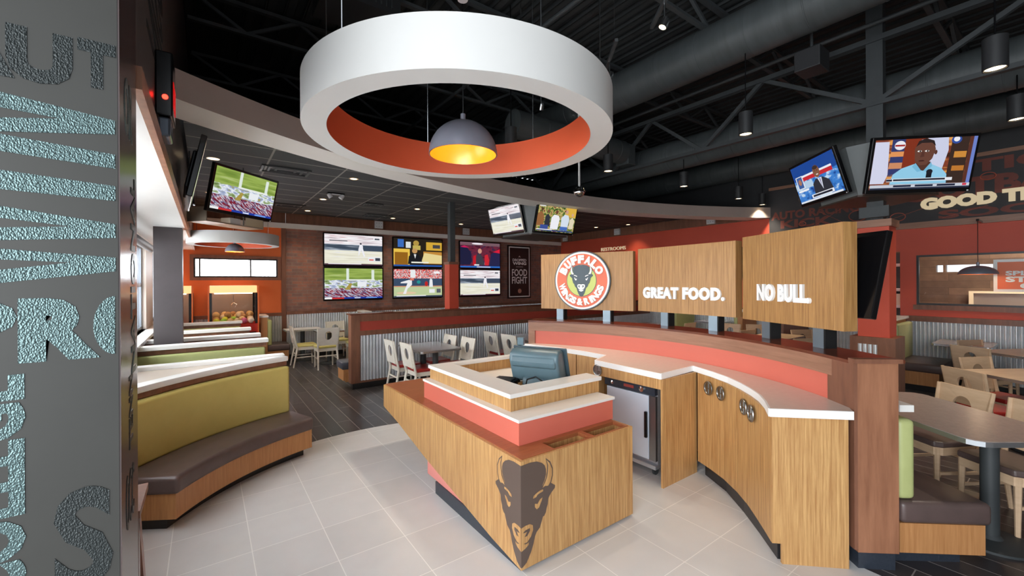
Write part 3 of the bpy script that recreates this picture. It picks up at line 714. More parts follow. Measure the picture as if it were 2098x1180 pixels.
Me = Matrix((er, -et, Vector((0, 0, 1)))).transposed().to_4x4(); Me.translation = (BC[0], BC[1], 0)
obj('end_post', B(RW - .0, RW + .225, -.03, .005, .105, 1.215, Me), M_post, bw, world=True, label='lighter alder end post of the bar wall')
obj('end_side_board', B(RW - .02, RW, -.03, .2, .12, 1.215, Me), M_brown, bw, world=True)
obj('end_cap', B(RW - .025, RW + .24, -.045, .01, 1.215, 1.24, Me), M_brown, bw, world=True)
obj('end_kick', B(RW + .01, RW + .215, -.015, .1, 0.0, .105, Me), M_kick, bw, world=True)

ct = thing('bar_counter', 'white edged stone counter following the curve of the bar wall', 'counter', (3.3, 2.5, 0))
fr = [(3.02, .80), (2.70, 1.115)]
fr += [(2.85, 1.2), (2.98, 1.29), (3.09, 1.39), (3.21, 1.52), (3.326, 1.67), (3.43, 1.86), (3.53, 2.09), (3.015, 2.068), (3.04, 2.81), (3.33, 2.93), (3.33, 3.25), (3.29, 3.6), (3.2, 3.95), (3.15, 4.12)]
bkp = arcpts(BC, RW - .004, A_L - 1.9, A_R + 1.0, 40)
cpoly = fr + bkp
obj('countertop', prism(new(), cpoly, .925, .942), M_quartz, ct, world=True)
def offset(pts, c, d):
    return pts
obj('white_edge', prism(new(), cpoly, .895, .9249), M_white, ct, world=True)
bm = new()
for i in range(len(fr) - 1):
    p, q = Vector((*fr[i], 0)), Vector((*fr[i + 1], 0))
    beam(bm, p + Vector((0, 0, .9185)), q + Vector((0, 0, .9185)), .012, .048)
obj('edge_band', bm, M_letter, ct, world=True)

def ringpull(c, n, parent, world=True, r=.058):
    """round recessed pull: c centre, n outward normal on plan"""
    n = Vector((n[0], n[1], 0)).normalized(); s = Vector((-n.y, n.x, 0))
    M = Matrix((s, Vector((0, 0, 1)), n)).transposed().to_4x4(); M.translation = c
    bm = new(); lathe(bm, [(0, .001), (r * .78, .001), (r * .82, .006), (r * .96, .008), (r, .003), (r, 0)], n=28, M=M)
    box(bm, -r * .78, r * .78, -.004, .004, .001, .006, M); box(bm, -.004, .004, -r * .78, r * .78, .001, .005, M)
    return obj('ring_pull', bm, mat('satin_pull_metal', (150, 150, 148), .32, 1.0), parent, world=world, smooth=40)
cb = thing('bar_cabinet', 'curved bar cabinet with two bamboo doors and round metal pulls', 'cabinet', (3.2, 1.5, 0))
def ribbon(pts, t, z0, z1):
    """a standing panel following pts, thickness t to the right-hand side"""
    bm = new(); out = []
    P_ = [Vector((*p, 0)) for p in pts]
    for i, p in enumerate(P_):
        d = (P_[min(i + 1, len(P_) - 1)] - P_[max(i - 1, 0)]).normalized(); out.append(p + Vector((d.y, -d.x, 0)) * t)
    rows = [[bm.verts.new((p.x, p.y, z0)), bm.verts.new((p.x, p.y, z1)), bm.verts.new((o.x, o.y, z1)), bm.verts.new((o.x, o.y, z0))] for p, o in zip(P_, out)]
    for a_, b_ in zip(rows, rows[1:]):
        for j in range(4): bm.faces.new((a_[j], a_[(j + 1) % 4], b_[(j + 1) % 4], b_[j]))
    bm.faces.new(rows[0]); bm.faces.new(rows[-1][::-1]); return bm
dA = [(3.50, 2.03), (3.43, 1.88), (3.34, 1.72), (3.215, 1.555)]
dB = [(3.208, 1.547), (3.09, 1.42), (2.98, 1.32), (2.86, 1.215), (2.765, 1.135)]
da = obj('door', ribbon(dA, -.022, .125, .893), M_tan, cb, world=True)
db = obj('door', ribbon(dB, -.022, .125, .893), M_tan, cb, world=True)
kp = [(3.53, 1.98), (3.38, 1.72), (3.18, 1.49), (3.0, 1.305), (2.81, 1.12)]
obj('toe_kick', ribbon(kp, -.02, .004, .125), M_kickb, cb, world=True)
obj('shelf_bottom', ribbon(dA + dB[1:], -.2, .115, .125), M_tan, cb, world=True)
Mp, Lp = angle_frame((2.755, 1.135), (3.06, .845))
obj('end_panel', box(box(new(), 0, Lp, -.02, 0, .125, .893, Mp), .055, Lp, -.02, 0, .004, .125, Mp), M_tan, cb, world=True)
nA = Vector((-.77, .63, 0)); nB = Vector((-.7, .72, 0))
ringpull((3.417 - .012, 1.88, .80), (-.88, .47), da); ringpull((3.325, 1.735, .80), (-.82, .57), da)
ringpull((3.10, 1.452, .80), (-.72, .69), db); ringpull((2.985, 1.35, .80), (-.68, .73), db)
# fin panel and warmer bay
obj('side_fin', B(3.015, 3.52, 2.05, 2.07, .004, .893), M_tan, cb, world=True)
cb2 = thing('bar_cabinet', 'bamboo bar cabinet left of the steel warmer, behind the sales terminal', 'cabinet', (3.3, 3.4, 0))
obj('fascia_panel', B(3.045, 3.06, 2.07, 2.82, .8, .893), M_tan, cb2, world=True)
obj('side_fin', B(3.045, 3.6, 2.82, 2.84, .004, .893), M_tan, cb2, world=True)
d1 = obj('door', ribbon([(3.2, 4.02), (3.3, 3.68), (3.345, 3.38)], -.02, .12, .893), M_tan, cb2, world=True)
d2 = obj('door', ribbon([(3.347, 3.37), (3.36, 3.1), (3.35, 2.85)], -.02, .12, .893), M_tan, cb2, world=True)
ringpull((3.3, 3.61, .81), (-.97, -.2), d1); ringpull((3.04, 2.78, .85), (-1, 0), bpy.data.objects[cb2.children[0].name], r=.055)
obj('toe_kick', ribbon([(3.25, 4.0), (3.38, 3.5), (3.39, 2.86)], -.02, .004, .12), M_kickb, cb2, world=True)
# warmer
wm = thing('food_warmer', 'stainless steel holding cabinet on casters under the bar counter', 'warmer', (3.3, 2.48, 0))
obj('body', B(3.16, 3.55, 2.2, 2.74, .09, .785), M_steel, wm, world=True)
dr = obj('door', B(3.125, 3.155, 2.27, 2.74, .14, .7), mat('brushed_door', (214, 224, 238), .35, .2), wm, world=True, bevel=.004)
obj('handle', B(3.10, 3.125, 2.275, 2.3, .33, .56), M_bez, dr, world=True, bevel=.006)
cp = obj('control_panel', B(3.12, 3.16, 2.2, 2.76, .71, .785), M_kick, wm, world=True)
for y_, r_ in ((2.66, .016), (2.33, .024)):
    bm = new(); lathe(bm, [(0, .02), (r_, .015), (r_, 0)], n=20, M=face_frame((3.12, y_, .748), (0, -1, 0), (0, 0, 1), (-1, 0, 0))); obj('dial', bm, M_chrome, cp, world=True)
obj('status_display', B(3.116, 3.12, 2.42, 2.53, .735, .76), mat('warmer_badge', (150, 60, 54), .4), cp, world=True)
obj('hinge_side', B(3.13, 3.158, 2.2, 2.265, .14, .7), mat('latch_steel', (150, 156, 162), .3, .9), wm, world=True)
obj('bumper', B(3.11, 3.57, 2.19, 2.76, .075, .11), M_steel, wm, world=True, bevel=.004)
for x_ in (3.18, 3.5):
    for y_ in (2.24, 2.7):
        bm = new(); lathe(bm, [(0, -.01), (.034, -.01), (.034, .01), (0, .01)], n=16, M=face_frame((x_, y_, .04), (1, 0, 0), (0, 0, 1), (0, -1, 0)))
        box(bm, x_ - .015, x_ + .015, y_ - .018, y_ + .018, .06, .08); obj('caster', bm, M_steeld, wm, world=True)

# ------------------------------------------------------------------ sign boards on the bar wall
def sign(label, p0, p1, z0, z1, posts):
    """board whose readable face looks at the centre of the bar; p0 left end, p1 right end as read"""
    M, L = angle_frame(p0, p1)
    t = thing('sign_board', label, 'sign', (p0[0], p0[1], 1.225), (0, 0, atan2(p1[1] - p0[1], p1[0] - p0[0])))
    obj('board', B(0, L, -0.0, .1, z0 - 1.225, z1 - 1.225), M_sign, t)
    for x in posts:
        obj('post', B(x - .045, x + .045, .03, .09, 0, z0 - 1.225), M_post_s, t)
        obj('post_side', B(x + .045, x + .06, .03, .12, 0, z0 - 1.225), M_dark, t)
    return t, L
s1, L1 = sign('bamboo sign board with the round buffalo logo, left of three', (3.50, 4.16), (3.945, 3.06), 1.36, 2.05, (.25, .86))
s2, L2 = sign('bamboo sign board reading GREAT FOOD, middle of three', (3.955, 3.0), (3.86, 1.87), 1.37, 2.065, (.33, .89))
s3, L3 = sign('bamboo sign board reading NO BULL, right of three', (3.84, 1.80), (3.37, .94), 1.365, 2.085, (.24, .75))
FM = face_frame((0, 0, -1.225), (1, 0, 0), (0, 0, 1), (0, -1, 0))
obj('lettering', text_bm('GREAT FOOD.', FM @ Matrix.Translation((.085, 1.515, 0)), L2 * .84, .125, .02, .062, sp=1.1), M_letter, s2)
obj('lettering', text_bm('NO BULL.', FM @ Matrix.Translation((.2, 1.535, 0)), L3 * .54, .14, .02, .062, sp=1.1), M_letter, s3)
# round logo
lg = obj('logo_disc', lathe(new(), [(0, 0), (.36, 0), (.36, .03), (0, .03)], n=64, M=FM @ Matrix.Translation((.57, 1.715, 0))), M_logo_bl, s1)
def disc(r, z, z1, mt, nm): obj(nm, lathe(new(), [(0, z), (r, z), (r, z1), (0, z1)], n=64, M=FM @ Matrix.Translation((.57, 1.715, 0))), mt, lg)
disc(.347, .03, .034, M_letter, 'white_ring'); disc(.325, .034, .036, M_logo_or, 'orange_ring'); disc(.193, .036, .038, M_logo_bl, 'inner_line'); disc(.187, .038, .04, M_logo_gr, 'green_center')
ML = FM @ Matrix.Translation((.57, 1.715, .036))
obj('lettering', ring_text('BUFFALO', (0, 0), .258, .1, 162, 18, ML, True, .014, .07), M_letter, lg)
bm = ring_text('WINGS', (0, 0), .258, .085, 192, 254, ML, False, .014, .06)
ring_text('&', (0, 0), .258, .085, 257, 276, ML, False, .014, .05, bm); ring_text('RINGS', (0, 0), .258, .085, 279, 346, ML, False, .014, .06, bm)
obj('lettering', bm, M_letter, lg)
bd, bl = new(), new(); MB_ = FM @ Matrix.Translation((.57, 1.715 - .2, .04))
for s in (-1, 1): bison(bd, bl, MB_, .385, s, 0, True, .004, 1.25)
obj('bison_head', bd, M_logo_bl, lg); obj('bison_highlights', bl, M_letter, lg)

# ------------------------------------------------------------------ host stand
ks = thing('host_stand', 'angular bamboo host stand with dark bison head on its corner', 'host stand', (2.0, 2.6, 0))
KX, KY = 1.475, 1.945; ZL = .652
prof = [(4.28, ZL), (4.28, .43), (3.88, .365), (3.29, .24), (2.26, .06), (KY, .02), (KY, ZL)]
Mx = face_frame((KX, 0, 0), (0, 1, 0), (0, 0, 1), (1, 0, 0))
obj('left_face', prism(new(), prof, 0.0, .022, Mx), M_tan, ks, world=True)
obj('right_face', B(KX + .022, 2.49, KY, KY + .02, .02, ZL), M_tan, ks, world=True)
obj('right_end', B(2.47, 2.49, KY + .02, 2.5, .02, ZL), M_tan, ks, world=True)
# ledge with the two open troughs
bm = new(); zt0, zt1 = ZL - .02, ZL + .004
X0, X1 = KX + .021, 2.469
box(bm, X0, X1, 2.11, 3.58, zt0, zt1); box(bm, X0, 1.76, KY + .02, 2.11, zt0, zt1)
box(bm, 1.76, X1, KY + .02, KY + .03, zt0, zt1); box(bm, 1.76, X1, 2.09, 2.11, zt0, zt1); box(bm, 2.085, 2.125, KY + .03, 2.09, zt0, zt1); box(bm, 2.45, X1, KY + .03, 2.09, zt0, zt1)
prism(bm, [(X0, 3.58), (1.62, 3.58), (2.2, 3.58), (2.2, 4.28), (X0, 4.28)], zt0, zt1)
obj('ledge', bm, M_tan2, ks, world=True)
bm = new(); box(bm, 1.74, 2.47, 2.09, 2.11, .4, zt0); box(bm, 1.74, 1.76, KY + .02, 2.09, .4, zt0); box(bm, 2.085, 2.125, KY + .02, 2.09, .4, zt0); box(bm, 1.76, 2.47, KY + .02, 2.09, .4, .42)
obj('trough_lining', bm, M_tan, ks, world=True)
obj('wing_underside', prism(new(), [(q[0], q[1]) for q in [(4.28, ZL - .03), (4.28, .45), (3.88, .385), (3.58, .32), (3.58, ZL - .03)]], .022, .72, Mx), M_tan, ks, world=True)
obj('pink_base', B(KX + .023, 2.44, 2.0, 3.27, .1, .36), M_pink, ks, world=True)
kb = [(KX + .012, 1.965), (2.2, 1.965), (2.35, 2.1), (2.35, 3.1), (KX + .012, 3.1)]
obj('toe_kick', prism(new(), kb, .004, .1), M_kick, ks, world=True)
obj('salmon_box', B(1.605, 2.5, 2.135, 3.57, ZL + .004, .803), M_salmon, ks, world=True)
obj('white_shelf', B(1.595, 2.515, 2.125, 3.58, .803, .823), M_white, ks, world=True, bevel=.003)
bm = new(); rx0, rx1, ry0, ry1 = 1.66, 2.53, 2.30, 3.56
box(bm, rx0, rx0 + .02, ry0, ry1, .823, .915); box(bm, rx0 + .02, rx1, ry0, ry0 + .02, .823, .915); box(bm, rx0 + .02, rx1, ry1 - .02, ry1, .823, .915)
box(bm, rx0 + .17, rx0 + .19, ry0 + .14, ry1 - .06, .823, .915); box(bm, rx0 + .19, rx1, ry0 + .12, ry0 + .14, .823, .915); box(bm, rx0 + .19, rx1, ry1 - .06, ry1 - .04, .823, .915)
obj('top_box', bm, M_tan, ks, world=True)
bm = new(); box(bm, rx0 - .015, rx0 + .2, ry0 - .015, ry1 + .01, .915, .945); box(bm, rx0 + .2, rx1 + .015, ry0 - .015, ry0 + .15, .915, .945); box(bm, rx0 + .2, rx1 + .08, ry1 - .07, ry1 + .01, .915, .945)
obj('white_cap', bm, M_white, ks, world=True, bevel=.003)
obj('inner_shelf', B(2.0, 2.48, 2.8, 2.83, .823, .86), M_tan, ks, world=True)
bd, bl = new(), new()
MLf = face_frame((KX, KY, .03), (0, -1, 0), (0, 0, 1), (-1, 0, 0)); MRt = face_frame((KX, KY, .03), (1, 0, 0), (0, 0, 1), (0, -1, 0))
bison(bd, bl, MLf, .6, -1, 0.0, True, .0012); bison(bd, bl, MRt, .6, 1, 0.0, True, .0012)
obj('bison_inlay', bd, M_bisond, ks, world=True); obj('bison_highlights', bl, M_tan, ks, world=True)
for y_ in (2.2,):
    bm = new(); lathe(bm, [(0, .02), (.008, .015), (.008, 0)], n=12, M=face_frame((2.5, y_, .76), (0, 1, 0), (0, 0, 1), (1, 0, 0))); obj('hook', bm, M_chrome, ks, world=True)

# point of sale terminal on the host stand
ps = thing('sales_terminal', 'blue grey touch screen sales terminal seen from behind on the host stand', 'terminal', (2.26, 2.72, .85), (0, 0, radians(-62)))
ps.scale = (1.2, 1.2, 1.25)
def slab(prof, x0, x1): return prism(new(), prof, x0, x1, face_frame((0, 0, 0), (0, 1, 0), (0, 0, 1), (1, 0, 0)))
obj('monitor_back', slab([(-.06, .02), (-.12, .17), (-.11, .215), (-.07, .235), (.0, .235), (.09, .02), (.03, -.0)], -.18, .18), M_pos, ps, bevel=.02)
obj('screen_bezel', slab([(.0, .24), (.015, .245), (.115, .0), (.1, -.005)], -.2, .2), mat('terminal_dark_plastic', (66, 84, 94), .35), ps, bevel=.006)
obj('rear_shell', slab([(-.125, .13), (-.13, .16), (-.115, .2), (-.07, .225), (-.05, .1)], -.165, .165), M_pos, ps, bevel=.015)
obj('foot', slab([(-.1, .0), (-.08, .05), (.0, .06), (.07, .0)], -.09, .09), M_pos, ps, bevel=.01)
obj('card_reader', B(-.17, -.12, .0, .03, .245, .3), M_pos, ps, bevel=.006)
bm = new(); tube(bm, [(-.05, -.12, .0), (-.03, -.14, .05), (.03, -.13, .07), (.08, -.12, .04), (.1, -.1, 0.0)], .005, 8); obj('cable', bm, M_bez, ps)
pr = thing('receipt_printer', 'black receipt printer beside the sales terminal in the host stand', 'printer', (2.02, 2.86, .824), (0, 0, radians(-60)))
obj('printer_body', B(-.09, .09, -.1, .1, 0, .07), M_bez, pr, bevel=.012); obj('paper_cover', B(-.08, .08, -.085, .03, .07, .085), M_tvback, pr, bevel=.006)

# ------------------------------------------------------------------ right foreground: outer bench of the bar
RO = RW + .30
ob = thing('curved_bench', 'dark brown bench with green cushion behind the alder end post', 'bench', (3.5, .6, 0))
obj('toe_kick', A(BC, RO - .04, RO + .36, A_R + 1.5, -8, 0, .09), M_kick, ob, world=True, smooth=40)
obj('base', A(BC, RO - .04, RO + .43, A_R + .2, -8, .09, .265), M_bench, ob, world=True, smooth=40)
obj('seat', A(BC, RO - .04, RO + .46, A_R - .1, -8, .265, .395), M_leather, ob, world=True, smooth=40, bevel=.03)
obj('backrest', A(BC, RO - .045, RO + .055, A_R + .2, -8, .4, .875), M_green, ob, world=True, smooth=40, bevel=.03)
tag(obj('ledge_cap', A(BC, RO - .02, RO + .06, A_R + .6, -34, .915, .955), M_white), 'small white ledge end on the outer side of the bar end post', 'ledge')
e_ = radians(53)
table('large grey table with rounded corners beside the bar end post', (4.2, .62), 1.12, .7, .76, M_tabg, rz=e_, legs=((-.24, -.08), (.3, 0)), corner=.1)
def ch(xb, yb, deg, lab, seat=M_leather, kind='mbr', wood=M_maple, group=G3):
    a = radians(deg); chair(xb + .22 * cos(a), yb + .22 * sin(a), deg, lab, wood, seat, kind, group)
ch(4.98, .62, 146, 'maple chair at the far side of the large grey table, left one')
ch(4.70, .20, 146, 'maple chair at the far side of the large grey table, at the frame edge')
ch(6.04, .70, -38, 'maple chair with red seat, third from the front in the right dining area', M_redv, 'mred')
ch(7.05, .72, 240, 'maple chair with red seat facing the camera behind the wood table', M_redv, 'mred')
ch(8.15, .90, -24, 'dark backed maple chair fourth back near the corrugated wall', M_leather, 'mbr')
ch(9.0, .98, 240, 'furthest maple chair before the corrugated wall table', M_leather, 'mbr')
table('wood topped table right of the red seat maple chairs', (6.62, .28), .85, .7, .75, M_tabw, rz=radians(-35))
table('wood topped table before the furthest maple chairs', (8.55, .42), .8, .7, .75, M_tabw, rz=radians(-30))
table('silver wall table under the kitchen window', (9.3, 1.1), .8, .62, .74, M_tabg)
wall_t = thing('booth_bench', 'green backed bench with dark seat by the kitchen window wall', 'bench', (9.2, 1.5, 0))
obj('back_panel', B(8.75, 9.7, 1.84, 1.95, 0, 1.05), M_bench, wall_t, world=True); obj('cap', B(8.72, 9.7, 1.8, 1.97, 1.05, 1.09), M_white, wall_t, world=True)
obj('backrest', B(8.78, 9.7, 1.75, 1.84, .42, 1.0), M_green, wall_t, world=True, bevel=.03); obj('seat', B(8.75, 9.7, 1.25, 1.84, .3, .43), M_leather, wall_t, world=True, bevel=.03)
obj('base', B(8.77, 9.7, 1.3, 1.84, .1, .3), M_bench, wall_t, world=True); obj('toe_kick', B(8.85, 9.7, 1.35, 1.84, 0, .1), M_kickb, wall_t, world=True)

# chairs and tables behind the bar
def chb(x, y, deg, lab, kind='mred', seat=M_redv): chair(x, y, deg, lab, M_maple, seat, kind, G4)
chb(7.6, 5.45, 0, 'maple chair behind the buffalo logo sign, left of two low backs')
chb(8.25, 5.2, 90, 'maple chair behind the buffalo logo sign, nearer the red wall')
chb(8.75, 5.55, 250, 'maple chair between the logo sign and the GREAT FOOD sign posts')
chb(8.5, 4.35, 180, 'maple chair seen under the right half of the GREAT FOOD sign')
chb(7.9, 3.85, 80, 'maple chair under the gap between GREAT FOOD and NO BULL signs')
chb(8.8, 3.75, 225, 'maple chair near the wall under the left end of the NO BULL sign')
chb(7.5, 2.75, 60, 'maple chair under the middle of the NO BULL sign')
chb(8.5, 2.8, 240, 'maple chair near the wall under the middle of the NO BULL sign')
chb(5.6, 2.05, 20, 'maple chair close behind the bar wall by the last sign post', 'mred')
table('silver table by the red wall under the GREAT FOOD sign', (9.3, 5.0), .7, .6, .8, M_tabs, group='tables behind the bar')
table('silver table behind the bar, furthest left under the logo sign', (8.1, 5.85), .6, .6, .74, M_tabs)
table('wood topped table behind the bar under the NO BULL sign', (8.1, 3.2), .7, .6, .74, M_tabw)
table('wood topped table behind the bar by the red column', (6.35, 2.45), .95, .75, .74, M_tabw)
def bench_x(label, x0, x1, y, side):
    t = thing('booth_bench', label, 'bench', ((x0 + x1) / 2, y, 0))
    s = side; f = lambda a, b: (min(y + s * a, y + s * b), max(y + s * a, y + s * b))
    def bb(nm, a, b, z0, z1, mt, **k):
        p, q = f(a, b); obj(nm, B(x0, x1, p, q, z0, z1), mt, t, world=True, **k)
    bb('back_panel', -.1, 0, 0, 1.05, M_bench); bb('cap', -.12, .02, 1.05, 1.09, M_white); bb('backrest', 0, .08, .42, 1.0, M_green, bevel=.02)
    bb('seat', 0, .42, .29, .42, M_leather, bevel=.02); bb('base', 0, .4, .0, .29, M_bench)
bench_x('green backed bench by the red wall seen under the GREAT FOOD sign, left', 8.9, 9.68, 5.75, -1)
bench_x('green backed bench by the red wall seen under the GREAT FOOD sign, right', 9.05, 9.68, 4.35, 1)
wp = struct('wall_partition', B(8.6, XR - .05, 3.3, 3.4, 0, 1.1), M_brown)

# ------------------------------------------------------------------ overhead ring and lamp
RC = (1.475, 2.6)
def drum(label, c, ro, ri, z0, z1, tops, zt):
    t = thing('ring_pendant', label, 'ring light fixture', (c[0], c[1], z0))
    o = lathe(new(), [(ri, 0), (ro, 0), (ro, z1 - z0), (ri + .012, z1 - z0)], n=128)
    obj('ring_shell', o, M_ringw, t, smooth=40)
    obj('orange_lining', lathe(new(), [(ri, 0.0005), (ri + .01, .0005), (ri + .012, z1 - z0 + .001), (ri, z1 - z0 + .001), (ri, .0005)], n=128), M_ringo, t, smooth=40)
    for a in tops:
        a = radians(a); r = (ro + ri) / 2
        obj('cable', T([(r * cos(a), r * sin(a), z1 - z0), (r * cos(a), r * sin(a), zt - z0)], .004 if ro > .8 else .003, 6), M_chrome, t)
    return t
drum('big white ring pendant with orange inside hanging over the host stand', RC, 1.03, .885, 2.69, 2.955, (20, 80, 145, 200, 265, 320), ZD)
drum('small white ring pendant hanging before the orange wall', (.37, 7.9), .61, .51, 2.3, 2.47, (30, 90, 150, 270), ZC)
def dome(label, c, r, z, ztop, power, spread=1.0):
    t = thing('dome_lamp', label, 'pendant lamp', (c[0], c[1], z))
    p = [(r * cos(a), r * spread * sin(a)) for a in [pi / 2 * k / 12 for k in range(12)]]
    obj('shade', lathe(new(), [(r - .004, 0)] + p + [(.02, r * spread)], n=40), M_lampo, t, smooth=50)
    obj('inner_shade', lathe(new(), [((r - .008) * cos(a), (r - .008) * spread * sin(a)) for a in [pi / 2 * k / 12 for k in range(12)]] + [(.0, (r - .008) * spread)], n=40), M_lampi, t, smooth=50)
    obj('stem', T([(0, 0, r * spread), (0, 0, r * spread + .05)], .018, 12), M_lampo, t)
    obj('cord', T([(0, 0, r * spread + .05), (0, 0, ztop - z)], .004, 6), M_bez, t)
    b = new(); bmesh.ops.create_uvsphere(b, u_segments=12, v_segments=8, radius=r * .12); bmesh.ops.translate(b, verts=b.verts, vec=(0, 0, r * spread * .45))
    obj('bulb', b, M_lit, t)
    if power: light('dome_lamp_light', 'POINT', (c[0], c[1], z + r * spread * .3), power, (1, .8, .5), .04)
    return t
dome('grey dome pendant lamp with gold inside in the middle of the big ring', RC, .24, 2.6, ZD, 4)
dome('small grey dome pendant lamp under the small ring', (.37, 7.9), .13, 2.2, ZC, 3)
dl_ = dome('dark flat dome pendant lamp before the kitchen window', (9.36, .97), .212, 1.78, 2.6, 3, .62)
obj('wall_arm', B(-.02, .4, -.015, .015, .8, .83), M_bez, dl_)

# ------------------------------------------------------------------ ceiling services
def duct(label, p0, p1, r, flange=.55):
    t = thing('air_duct', label, 'air duct', tuple((Vector(p0) + Vector(p1)) / 2))
    d = Vector(p1) - Vector(p0); L_ = d.length; d.normalize(); P_, R_l = [Vector(p0)], [r]; k = flange
    while k < L_ - .1:
        for e_, q_ in ((-.008, r), (-.005, r + .003), (.005, r + .003), (.008, r)): P_.append(Vector(p0) + d * (k + e_)); R_l.append(q_)
        k += flange
    P_.append(Vector(p1)); R_l.append(r)
    obj('duct_tube', tube(new(), P_, R_l, 32), M_duct, t, world=True, smooth=22)
    return t
duct('large dark spiral duct running above the ring towards the back', (4.85, -2.8, 4.44), (4.85, 10.3, 4.44), .26)
duct('long dark spiral duct above the bar televisions', (6.75, -2.8, 3.93), (6.75, 10.3, 3.93), .26)
duct('short dark branch duct crossing under the large duct', (3.6, 4.9, 4.0), (6.0, 4.9, 4.0), .2)
duct('dark spiral duct close to the upper right wall', (9.2, -2.8, 4.1), (9.2, 10.3, 4.1), .25)
db_ = thing('duct_box', 'dark square duct outlet at the end of the branch duct', 'air duct', (6.05, 4.9, 4.0))
obj('outlet_box', B(-.03, .17, -.14, .14, -.22, .14), M_duct, db_, bevel=.01)
def truss(label, x, z0, z1, ys, horiz='y', w=.05, group='roof trusses'):
    t = thing('roof_truss', label, 'truss', (x, 0, z1) if horiz == 'y' else (0, x, z1), group=group)
    P = (lambda a, z: (x, a, z)) if horiz == 'y' else (lambda a, z: (a, x, z))
    bm = new(); beam(bm, P(ys[0], z0), P(ys[-1], z0), w * 1.5, w); obj('bottom_chord', bm, M_steeld, t, world=True)
    bm = new(); beam(bm, P(ys[0], z1), P(ys[-1], z1), w * 1.8, w * 1.2); obj('top_chord', bm, M_steeld, t, world=True)
    bm = new()
    for i in range(len(ys) - 1):
        a, b = (z1, z0) if i % 2 == 0 else (z0, z1)
        beam(bm, P(ys[i], a), P(ys[i + 1], b), w, w)
    obj('web_bars', bm, M_steeld, t, world=True)
truss('deep dark truss girder carried by the red column behind the bar', 6.2, 3.72, 4.45, [-2.2, -.9, .1, 1.44, 2.62, 3.5, 4.4, 5.3, 6.2, 7.1, 8, 8.9, 9.8], group=None or 'main girder')
for i, yy in enumerate((-.6, 1.0, 2.6, 4.2, 5.8, 7.4, 9.0)):
    truss('dark open web roof joist crossing the room under the metal deck', yy, 4.62, 4.94, [-.15 + .55 * k for k in range(19)], 'x', .035, 'roof joists under the metal deck')
bm = new()
for i, (x, z) in enumerate(((3.0, 4.5), (6.0, 4.55), (8.0, 4.3))):
    tag(obj('sprinkler_pipe', T([(x, -2.8, z), (x, 10.4, z)], .025, 10), M_steeld, smooth=40), ['dark pipe left of the large duct under the deck', 'dark pipe between the two long ducts', 'dark pipe right of the long duct above the bar'][i], 'pipe')
# cylinder pendants (0.14 m drums on rods)
cylp = {}
def cyl(label, x, y, z, rod):
    if rod not in cylp:
        t = thing('cylinder_pendant', label, 'pendant lamp', (x, y, z), group='black cylinder pendant lamps')
        obj('drum', lathe(new(), [(.058, .012), (.062, 0), (.07, 0), (.07, .24), (0, .24)], n=32), M_black, t, smooth=40)
        obj('lens', lathe(new(), [(0, .012), (.058, .012)], n=32), M_lit2, t)
        obj('rod', T([(0, 0, .24), (0, 0, rod)], .006, 8), M_bez, t)
        cylp[rod] = t
    else: t = dup(cylp[rod], (x, y, z), None, label)
    light('pendant_light', 'SPOT', (x, y, z - .01), 70, (1, .88, .7), .05, aim=(x, y, 0), spot=100, blend=.9)
    return t
cyl('black cylinder pendant lamp above the GREAT FOOD sign', 4.78, 2.2, 3.3, .89)
cyl('large black cylinder pendant lamp at the top right, nearest the camera', 4.86, .41, 3.3, .885)
cyl('black cylinder pendant lamp right of the white ring edge', 4.73, 4.10, 3.3, .89)
cyl('black cylinder pendant lamp above the gap of the signs, high and far', 6.54, 4.02, 3.3, .46)
cyl('black cylinder pendant lamp near the right end of the soffit, first of two', 8.41, 4.01, 3.3, 1.7)
cyl('black cylinder pendant lamp near the right end of the soffit, nearest the mural', 9.5, 4.04, 3.3, 1.7)
cyl('black cylinder pendant lamp at the right frame edge above the mural', 6.57, .41, 3.3, .46)
cyl('black cylinder pendant lamp seen through the big ring beside the dome', 2.95, 4.05, 3.3, 1.7)
# track spots
def spot(label, x, y, z, aim, ang, first=[None]):
    t = thing('track_spotlight', label, 'spotlight', (x, y, z), (0, 0, ang), 'track spotlights under the deck')
    obj('track', B(-.35, .35, -.015, .015, .16, .19), M_steeld, t)
    obj('hanger_rod', T([(-.25, 0, .19), (-.25, 0, ZD - z)], .004, 6), M_chrome, t)
    obj('stem', T([(0, 0, .16), (0, 0, .05)], .008, 8), M_chrome, t)
    Mh = Matrix.Rotation(radians(25), 4, 'X')
    obj('lamp_head', lathe(new(), [(.028, -.04), (.036, -.04), (.034, .02), (.02, .05), (0, .05)], n=20, M=Mh), M_chrome, t, smooth=40)
    obj('lens', lathe(new(), [(0, -.036), (.03, -.036)], n=20, M=Mh), M_lit, t)
    light('track_light', 'SPOT', (x, y, z - .05), 40, (1, .86, .66), .03, aim=aim, spot=70, blend=.8)
spot('small lit track spotlight above the right edge of the ring, highest one', 3.02, 2.02, 3.8, (2.4, 2.4, .6), .9)
spot('small lit track spotlight just touching the right edge of the ring', 3.35, 2.88, 3.8, (3.3, 2.6, .9), .9)
spot('small lit track spotlight seen through the ring', 3.25, 3.85, 3.8, (2.6, 3.4, .5), -.3)
